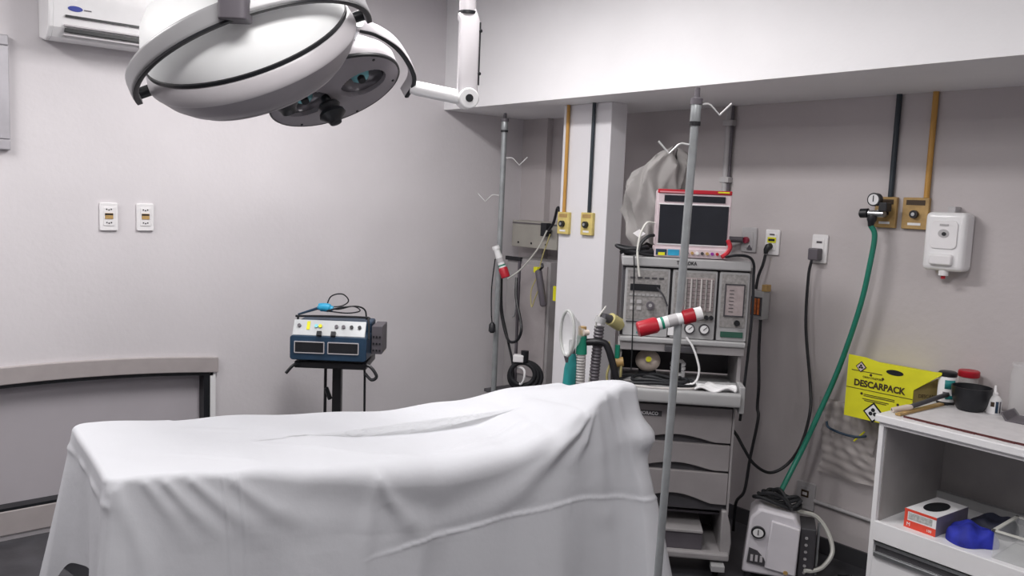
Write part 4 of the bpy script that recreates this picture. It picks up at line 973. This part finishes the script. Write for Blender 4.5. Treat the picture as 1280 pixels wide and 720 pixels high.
# lower ledge and worktop
A(MB().box(-.515, .045, -.02, .38, 1.062, 1.086), 'ledge', M_machl, smooth=False, bevel=.006)
A(MB().box(-.510, .042, -.005, .36, 1.022, 1.062), 'ledge_under', M_mach, smooth=False, bevel=.004)
A(MB().box(-.31, -.17, -.025, .1, 1.028, 1.055), 'pull_tray', M_machd, smooth=False, bevel=.003)
A(MB().box(-.50, .03, .30, .33, .88, 1.03), 'back_board', M_machd, smooth=False)
A(MB().box(.02, .035, .02, .33, .88, 1.03), 'side_post', M_mach, smooth=False)
A(MB().box(-.515, -.50, .02, .33, .88, 1.03), 'side_post', M_mach, smooth=False)
A(MB().box(-.50, .025, -.10, .33, .845, .868), 'worktop', M_machl, smooth=False, bevel=.004)
A(MB().box(-.49, .02, .02, .04, .868, .892), 'worktop_rail', M_machl, smooth=False, bevel=.003)
A(MB().tube([(-.49, -.10, .842), (.022, -.10, .842)], .03, 20, flat=(.030, .022)), 'bumper', M_machl, label='rounded light front edge')
A(MB().box(.022, .045, -.09, .33, .78, .90), 'side_rail', M_machl, smooth=False, bevel=.004)
A(MB().box(-.48, .012, .004, .36, .30, .81), 'drawer_case', M_machd, smooth=False)
A(MB().box(.010, .020, -.02, .36, .29, .80), 'case_side', M_mach, smooth=False, bevel=.002)
def drawer(z0, z1, lab=None, amp=.027):
    pts = [(.008, z1), (-.48, z1), (-.48, z0)]
    for k in range(21):
        x = -.40 + .34 * k / 20; pts.append((x, z0 + amp * math.sin(PI * k / 20) ** 1.2))
    pts += [(.008, z0)]
    return A(MB().prism(pts, -.020, .004), 'drawer', M_draw, bevel=.003, label=lab)
d1 = drawer(.622, .782, 'top drawer with a small name plate')
drawer(.492, .612); drawer(.335, .482, amp=.04)
pl_ = A(MB().box(-.425, -.305, -.0225, -.019, .728, .752), 'name_plate', M_machd, d1, smooth=False)
text('MORACO', .021, M_paper, d1, (-.365, -.0232, .7395), sx=.95, bold=.0006)
# lower open bay
A(MB().box(-.47, .0, .30, .34, .09, .33), 'bay_back', M_machd, smooth=False)
A(MB().prism([(-.01, .10), (.035, .10), (.040, .16), (.032, .24), (.012, .31), (-.01, .31)], -.03, .33), 'bay_side', M_mach, bevel=.006)
A(MB().box(-.48, .03, -.06, .34, .085, .118), 'base_tray', M_mach, smooth=False, bevel=.008)
A(MB().box(-.46, -.09, -.03, .28, .118, .20), 'bay_box', M_dkgrey, smooth=False, bevel=.004)
A(MB().box(-.46, -.09, -.04, .28, .20, .212), 'bay_box_lid', M_mach, smooth=False, bevel=.002)
A(MB().box(-.47, .0, .05, .3, .262, .272), 'bay_shelf', M_dkgrey, smooth=False)
for x in (-.44, -.02):
    for y in (.0, .28):
        c = A(MB().box(x - .022, x + .022, y - .02, y + .03, .045, .085), 'caster_fork', M_mach, smooth=False, bevel=.004)
        A(MB().cyl((x - .012, y, .032), (x + .012, y, .032), .032, 20), 'wheel', M_rubber, c)
cp2 = A(MB().box(-.05, .01, -.09, -.03, .045, .075), 'brake_pedal', M_machl, smooth=False, bevel=.004)
# breathing circuit arm on the left side of the machine
A(MB().tube([(-.515, .02, 1.13), (-.56, -.02, 1.16)], .03, 14), 'inhalation_port', M_ytube, label='yellowed port')
A(MB().tube([(-.56, -.02, 1.16), (-.595, -.05, 1.17)], .02, 14), 'port_collar', M_machd)
A(MB().tube([(-.60, -.05, 1.17), (-.607, -.05, 1.145)], .026, 14), 'port_elbow', M_machl)
A(MB().tube([(-.52, .0, .98), (-.52, .0, 1.04)], .012, 10), 'valve', M_grn2)
A(MB().tube([(-.53, .0, .30), (-.53, .0, .97)], .016, 12), 'side_pipe', M_machd)
A(MB().tube([(-.545, .0, .955), (-.49, .0, .965)], .022, 12), 'pipe_clamp', M_brown)
A(MB().tube([(-.50, -.01, .75), (-.50, -.01, .97)], .006, 8), 'thin_rod', M_ytube)

# worktop items
def in_m(x, y, z): 
    c, s_ = math.cos(MA), math.sin(MA); return Vector((-2.15 + c * x - s_ * y, 3.15 + s_ * x + c * y, z))
cw = MB()
for k in range(3):
    rx, ry = .165 - .042 * k, .075 - .018 * k
    cw.tube([(rx * math.cos(a) + .01 * k, ry * math.sin(a), .006 * math.sin(3 * a + k) + .009 * k + .012) for a in [2 * PI * i / 32 for i in range(32)]], .0075, 8, closed=True)
cwo = cw.build('coiled_cable', M_rubber); cwo.location = in_m(-.335, -.02, .877); cwo.rotation_euler = (0, 0, MA); tag(cwo, 'black cable coiled on the worktop of the anesthesia machine', 'cable')
cr = MB().tube([(.185 * math.cos(a), .073 * math.sin(a), .008) for a in [2 * PI * i / 36 for i in range(36)]], .006, 8, closed=True).build('clear_tube_loop', M_corr); cr.location = in_m(-.325, -.03, .868); cr.rotation_euler = (0, 0, MA); tag(cr, 'pale grey tube loop lying around the coiled black cable', 'hose')
tw2 = MB().grid(lambda u, v: (-.09 + .18 * u + .01 * math.sin(7 * v), -.085 + .15 * v + .008 * math.sin(9 * u), .012 + .008 * math.sin(10 * u + 3 * v) * math.cos(8 * v) + .006 * math.sin(23 * u * v)), 30, 24).build('white_towel', M_paper, None, solid=.008); tw2.location = in_m(-.085, -.01, .868); tw2.rotation_euler = (0, 0, MA); tag(tw2, 'folded white cloth on the right of the machine worktop', 'cloth')
fm_ = thing('face_mask', 'beige rubber face mask with a yellow centre standing on the machine worktop', 'mask', in_m(-.375, .12, .955), MA)
MF = Matrix.Rotation(math.radians(75), 4, 'X')
MB().lathe([(.052, 0), (.058, .012), (.052, .028), (.03, .045), (.016, .05), (.016, .07)], 28, M=MF @ Matrix.Rotation(0, 4, 'Z'), cap0=True, sx=1.0, sy=.9).build('cushion', M_beige, fm_)
MB().lathe([(.011, .068), (.013, .072), (.013, .078), (.008, .079)], 18, M=MF).build('connector', M_ylw, fm_)
MB().box(-.04, .04, -.04, .04, -.0835, -.045).build('base_block', M_black, fm_, smooth=False)
fv = thing('breathing_valve', 'ribbed white breathing valve behind the drip stand on the machine worktop', 'valve', in_m(-.235, .12, .868), MA)
MB().lathe([(.035, 0), (.035, .045), (.028, .05), (.036, .055), (.036, .065), (.028, .07), (.036, .075), (.036, .085), (.022, .10), (.001, .102)], 26).build('body', M_paper, fv)
MB().box(-.012, .012, -.045, -.03, .05, .09).build('slot', M_black, fv, smooth=False)

# monitor
mn = thing('patient_monitor', 'patient monitor with red top band and dark screen on the anesthesia machine', 'monitor', in_m(-.215, .0, 1.448), MA)
MB().box(-.163, .162, .03, .20, .048, .305).build('case', M_bez, mn, smooth=False, bevel=.01)
MB().box(-.163, .162, .018, .032, .288, .306).build('red_band', M_red, mn, smooth=False, bevel=.003, label='red top band')
MB().box(-.155, -.02, .016, .022, .291, .297).build('print', mat('pink_print', (.6, .25, .28), .5), mn, smooth=False)
MB().box(.10, .15, .016, .022, .296, .302).build('print', M_ylw, mn, smooth=False)
MB().box(-.163, .162, .022, .032, .044, .288).build('bezel', M_bez, mn, smooth=False, bevel=.003)
MB().box(-.133, .134, .018, .024, .252, .280).build('upper_display', M_scr, mn, smooth=False)
MB().box(-.151, .151, .018, .024, .064, .238).build('screen', M_scr, mn, smooth=False)
MB().box(-.156, .156, .019, .0235, .058, .064).build('screen_edge', M_pw, mn, smooth=False); MB().box(-.156, .156, .019, .0235, .238, .243).build('screen_edge', M_pw, mn, smooth=False)
MB().box(-.165, .16, .012, .19, .003, .046).build('base', M_bez, mn, smooth=False, bevel=.004)
MB().box(-.158, -.11, .008, .014, .012, .038).build('label_block', M_navy, mn, smooth=False); MB().box(-.148, -.118, .006, .010, .010, .024).build('label_block', M_ylw, mn, smooth=False)
MB().box(-.105, -.055, .008, .014, .012, .038).build('label_block', M_cyan, mn, smooth=False)
for k in range(7):
    MB().cyl((-.02 + .022 * k, .012, .026), (-.02 + .022 * k, -.002, .026), .007, 10).build('connector', (M_machd, M_brown, M_paper, M_machd, M_brown, mat('violet', (.25, .03, .3), .4), M_red)[k], mn)
MB().tube(cat([(.155, .01, .09), (.165, 0, .06), (.15, -.005, .03), (.13, -.01, .015)], 5), .010, 8).build('red_lead', M_red, mn)
# grey dust cover
dc = MB()
HW = [(0, -.37, .085), (.08, -.375, .115), (.18, -.375, .145), (.27, -.372, .152), (.33, -.365, .148), (.38, -.345, .130), (.42, -.32, .10), (.445, -.305, .07), (.455, -.30, .02)]
def lerp3(tb, x, i):
    for a, c in zip(tb, tb[1:]):
        if x <= c[0]: t = (x - a[0]) / (c[0] - a[0]); return a[i] + (c[i] - a[i]) * t
    return tb[-1][i]
def cov(u, v):
    z = .46 * v; cx = lerp3(HW, z, 1); hw = lerp3(HW, z, 2); a = 2 * PI * u
    f_ = 1 + .10 * (1 - 2 * abs(math.sin(3.5 * a + 5 * v))) + .07 * (1 - 2 * abs(math.sin(5.5 * a - 4 * v + 1))) + .03 * math.sin(17 * a + 9 * v)
    return (cx + hw * f_ * math.cos(a), .07 * f_ * math.sin(a) * min(1, hw / .1) + .01 * math.sin(12 * v + 3 * math.cos(a)), z + .022 * math.sin(3 * a + 1) + .015 * math.sin(2 * a))
dc.grid(cov, 120, 46, closeu=True)
dco = dc.build('dust_cover', M_cover, None); dco.location = in_m(0, .31, 1.470); dco.rotation_euler = (0, 0, MA); tag(dco, 'crumpled grey cloth cover standing behind the patient monitor', 'cover')
ctg = MB().prism([(-.03, 0), (0, -.02), (.03, 0), (0, .02)], -.002, .002).build('paper_tag', M_paper, None, smooth=False); ctg.location = in_m(-.445, .19, 1.545); ctg.rotation_euler = (0, 0, MA); tag(ctg, 'small white diamond tag on the grey cover', 'tag')
bc = MB()
for k in range(3): bc.tube([(.07 * math.cos(a) - .02 * k, .035 * math.sin(a), .012 + .012 * k + .006 * math.sin(2 * a + k)) for a in [2 * PI * i / 24 for i in range(24)]], .008, 8, closed=True)
bc.tube(cat([(-.09, 0, .01), (-.03, -.02, .035), (.04, -.02, .02), (.1, 0, .03)], 6), .008, 8)
bco = bc.build('cable_bundle', M_rubber); bco.location = in_m(-.44, .05, 1.449); bco.rotation_euler = (0, 0, MA); tag(bco, 'bundle of black cables on the machine left of the monitor', 'cable')
cable('monitor_lead', [in_m(-.385, .02, 1.60), in_m(-.42, .0, 1.60), in_m(-.445, -.01, 1.55), in_m(-.455, -.02, 1.48), in_m(-.45, -.03, 1.42), in_m(-.44, -.03, 1.36)], .005, M_tube, 'grey lead hanging from the monitor over the left module')
cable('monitor_lead', [in_m(-.385, .02, 1.545), in_m(-.41, .0, 1.54), in_m(-.44, -.01, 1.51), in_m(-.45, -.02, 1.47)], .008, M_black, 'thick black lead curving out of the left side of the monitor')
cable('cable', [in_m(-.47, -.02, 1.45), in_m(-.465, -.03, 1.38), in_m(-.46, -.03, 1.2), in_m(-.455, -.03, 1.0), in_m(-.455, -.03, .93)], .003, M_black, 'thin black wire hanging down over the left module')
cable('cable', [in_m(-.07, -.01, 1.465), in_m(-.02, -.02, 1.475), in_m(.03, -.02, 1.47), in_m(.055, -.01, 1.44), in_m(.06, .0, 1.38), in_m(.065, .0, 1.25), in_m(.062, .0, 1.10), in_m(.058, .02, .92), in_m(.05, .03, .72)], .0065, M_black, 'black cable from the monitor down the right side of the machine')
cable('clear_tube', [in_m(-.36, -.03, 1.315), in_m(-.33, -.035, 1.28), in_m(-.31, -.035, 1.235)], .004, M_machd, 'short dark wire across the left module')
cable('clear_tube', [in_m(-.22, -.04, 1.10), in_m(-.19, -.045, 1.06), in_m(-.165, -.05, 1.0), in_m(-.155, -.05, .95), in_m(-.17, -.05, .90), in_m(-.22, -.05, .882)], .005, M_paper, 'white tube hanging from the ledge to the machine worktop', 'hose')

# breathing circuit held above the table head
M_ring = mat('mask_ring', (.42, .43, .42), .25, var=.08)
mk_ = thing('breathing_mask', 'clear breathing mask with a tan connector above the head of the table', 'mask', in_m(-.742, -.126, 1.10), MA + math.radians(35))
MR = Matrix.Rotation(math.radians(90), 4, 'Y')
MB().lathe([(.062, -.012), (.068, 0), (.062, .012), (.055, .02), (.035, .05), (.014, .062), (.012, .085)], 32, M=MR, cap0=False, cap1=False, sx=1.5, sy=.85).build('dome', M_clear, mk_, solid=.002)
MB().tube([(-.004, .056 * math.sin(a), .102 * math.cos(a)) for a in [2 * PI * i / 28 for i in range(28)]], .0065, 8, closed=True).build('cushion_ring', M_ring, mk_)
MB().tube([(-.004, 0, -.10), (-.0, 0, -.13)], [.012, .006], 10).build('inflation_valve', M_dkgrey, mk_)
MB().tube([(.08, 0, 0), (.105, 0, 0)], .013, 12).build('connector', M_beige, mk_)
br = thing('breathing_circuit', 'green sleeved breathing hoses with teal bag rising behind the sheet', 'breathing circuit', in_m(-.682, -.06, 0), MA)
MB().tube([(.0, 0, 1.085), (0, 0, 1.125)], .019, 14).build('elbow', M_brown, br)
MB().tube([(0, 0, 1.0), (0, 0, 1.085)], [.026, .022], 16).build('green_sleeve', M_grn2, br)
MB().tube([(-.042, 0, 1.0), (-.042, 0, 1.06)], .016, 12).build('neck', M_dkgrey, br)
MB().tube([(-.040, 0, 1.0), (-.042, 0, .97), (-.045, 0, .93), (-.048, 0, .85), (-.047, 0, .72)], [.016, .024, .029, .031, .02], 16).build('teal_bag', M_tealr, br)
n_ = 44; MB().tube([(.0, 0, 1.0 - .0065 * k) for k in range(n_)], [.020 if k % 2 else .0235 for k in range(n_)], 14).build('corrugated_hose', M_corr, br)
MB().tube(cat([(.02, 0, 1.055), (.09, 0, 1.058), (.12, .0, 1.03), (.155, .0, .92), (.17, .0, .83), (.17, .0, .70)], 8), .016, 12).build('bent_tube', M_blackm, br)
n_ = 62; MB().tube([(.075 - .0004 * k, .03, 1.125 - .0075 * k) for k in range(n_)], [.020 if k % 2 else .0245 for k in range(n_)], 14).build('corrugated_hose', M_dkgrey, br)
MB().tube(cat([(.12, .02, 1.06), (.135, .02, .98), (.12, .02, .9), (.14, .03, .8), (.11, .02, .7)], 6), .006, 8).build('yellow_line', M_ytube, br)
MB().tube(cat([(.10, .02, 1.22), (.06, .02, 1.14), (.07, .02, 1.0), (.04, .02, .86), (.05, .02, .7)], 6), .004, 8).build('clear_line', M_tube, br)
